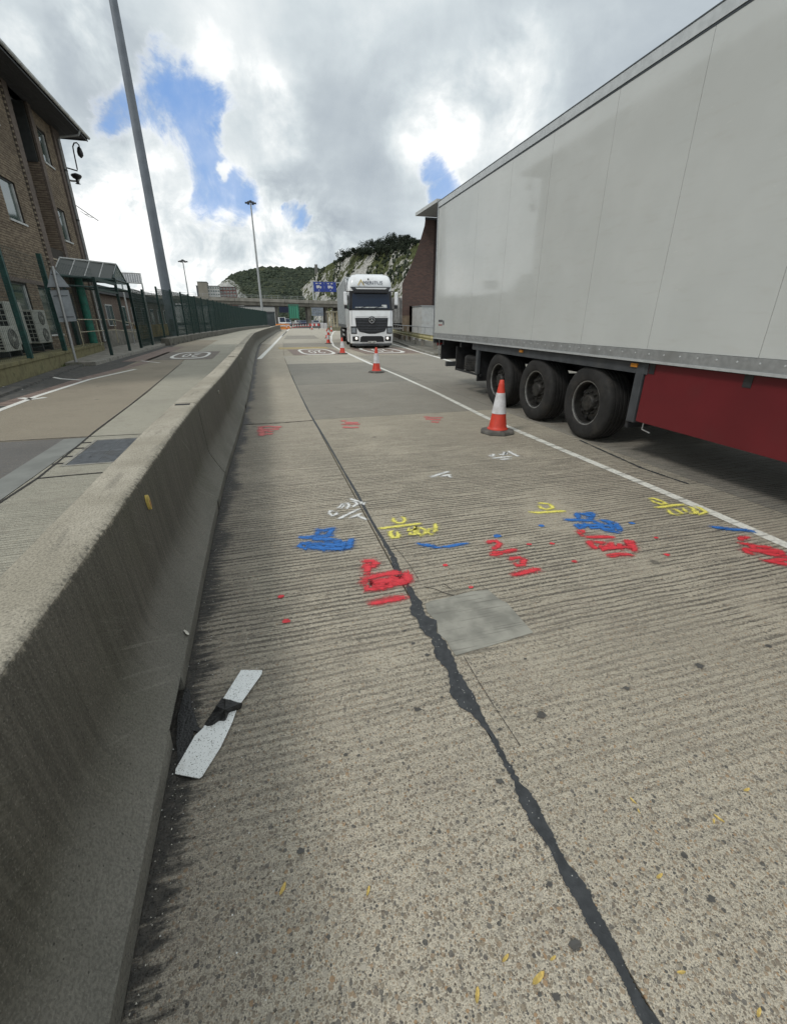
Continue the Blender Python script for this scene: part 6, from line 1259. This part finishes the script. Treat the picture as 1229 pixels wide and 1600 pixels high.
ico = bmesh.new(); bmesh.ops.create_icosphere(ico, subdivisions=1, radius=1); iv = [v.co.copy() for v in ico.verts]; if_ = [tuple(v.index for v in f.verts) for f in ico.faces]; ico.free()
b = MB()
for i in range(5200):
    k = random.random(); kk = k*(len(ht)-1); j = min(int(kk), len(ht)-2); a = ht[j].lerp(ht[j+1], kk-j); c = hb[j].lerp(hb[j+1], kk-j); s_ = random.random()**.8; q = c.lerp(a, s_)
    if q.x < ht[3].x*1.02 and s_ < .8: continue
    r = random.uniform(2.2, 5.2)*(.6+.4*s_); b.cur = random.choice((0, 1, 1, 2)); sq = Vector((random.uniform(.8, 1.3), random.uniform(.8, 1.3), random.uniform(.6, 1.)))
    b.add([q+Vector((v.x*sq.x, v.y*sq.y, v.z*sq.z))*r*random.uniform(.8, 1.15) for v in iv], if_)
tag(b.build('woodland', fol), 'dense dark green woodland covering the far hill', 'woodland', kind='stuff')
b = MB()
for i in range(1500):       # scrub on the cliff's upper slope
    k = random.uniform(.1, .95); kk = k*(len(ct)-1); j = min(int(kk), len(ct)-2); a = ct[j].lerp(ct[j+1], kk-j); c = cb[j].lerp(cb[j+1], kk-j); s_ = 1-random.random()**1.6*.75; q = c.lerp(a, s_)+Vector((0, -2, 0))
    if mnoise.noise(q*.05) < -.02: continue
    r = random.uniform(.5, 1.7); b.cur = random.choice((0, 1, 2)); b.add([q+v*r*random.uniform(.6, 1.2) for v in iv], if_)
tag(b.build('cliff_scrub', fol), 'scrub bushes scattered over the chalk cliff slope', 'scrub', kind='stuff')
def tree(p, h1, w1, lab, seed):
    rn = random.Random(seed); t = T('cliff_top_tree', lab, 'tree', p, 0, 'dark trees along the top of the cliff')
    b = MB(); b.tube([p-Vector((0, 0, 1)), p+Vector((0, 0, h1*.6))], [.4, .15], 6)
    for k in range(4): a = rn.random()*6.3; b.tube([p+Vector((0, 0, h1*.3)), p+Vector((cos(a)*w1*.35, sin(a)*w1*.35, h1*.6))], [.18, .06], 5)
    b.build('trunk', simple('bark', (.06, .05, .04), .9) if 'bark' not in bpy.data.materials else bpy.data.materials['bark'], t)
    b = MB(); cl_ = [(Vector((rn.gauss(0, w1*.30), rn.gauss(0, w1*.25), h1*rn.uniform(.28, .85))), rn.uniform(.16, .30)*w1) for k in range(13)]
    for c, r in cl_:
        for k in range(95):
            d = Vector((rn.gauss(0, 1), rn.gauss(0, 1), rn.gauss(0, 1))).normalized()*r*rn.uniform(.45, 1.08); q = p+c+d; s_ = rn.uniform(.22, .5)
            n_ = Vector((rn.gauss(0, 1), rn.gauss(0, 1), rn.gauss(0, 1))).normalized(); u_ = n_.orthogonal().normalized()*s_; v_ = n_.cross(u_); b.cur = rn.choice((0, 0, 1)); b.add([q-u_, q-v_*.7, q+u_, q+v_*.7], [(0, 1, 2, 3)])
    b.build('crown', fol, t)
tl = [(551, 400, 430, 5, 8, 'lowest tree at the left end of cliff top row'), (560, 396, 420, 6.5, 9, 'second tree from the left on the cliff top'), (568, 394, 410, 5.5, 8, 'small rounded tree, third on the cliff top'), (576, 392, 400, 10, 11, 'tall tree forming the first peak of cliff top row'), (586, 390, 390, 10.5, 10, 'tree on the right side of the first peak'), (596, 388, 380, 7, 9, 'lower tree in the dip between the two peaks'), (605, 385, 372, 8.5, 10, 'tree rising towards the second peak'), (614, 382, 360, 10.5, 10, 'tallest tree on cliff top, at the second peak'), (622, 381, 352, 8.5, 8, 'tree just right of the tallest one'), (632, 381, 342, 9, 8, 'rounded tree standing apart right of the tallest'), (641, 381, 332, 5.5, 8, 'low tree beside the brick tower'), (536, 404, 445, 3.5, 7, 'low bush left of the cliff top trees'), (649, 380, 322, 4, 7, 'lowest bush touching the brick tower outline')]
for i, (u, v, Y, h1, w1, lab) in enumerate(tl): tree(AY(u, v+3, Y), h1*.8, w1, lab, i)
for i in range(7):
    u = 540+i*16; tree(AY(u, 396-i*1.6+6, 420-i*15), 5, 9, 'dense bush on the slope just under the cliff top trees, number %s from left' % ('one', 'two', 'three', 'four', 'five', 'six', 'seven')[i], 50+i)
tt = T('stone_tower', 'small square stone tower on the skyline where hill meets cliff', 'tower', AY(494.5, 424, 700)); q = AY(492.3, 424, 700); TB('shaft', simple('old_stone', (.17, .165, .15), .9), [(q.x, q.x+3.6, 700, 703.6, q.z-4, q.z+8.2)], tt); TB('merlon', bpy.data.materials['old_stone'], [(q.x+k*1.5, q.x+k*1.5+.7, 699.9, 700.4, q.z+8.2, q.z+9) for k in range(3)], tt)
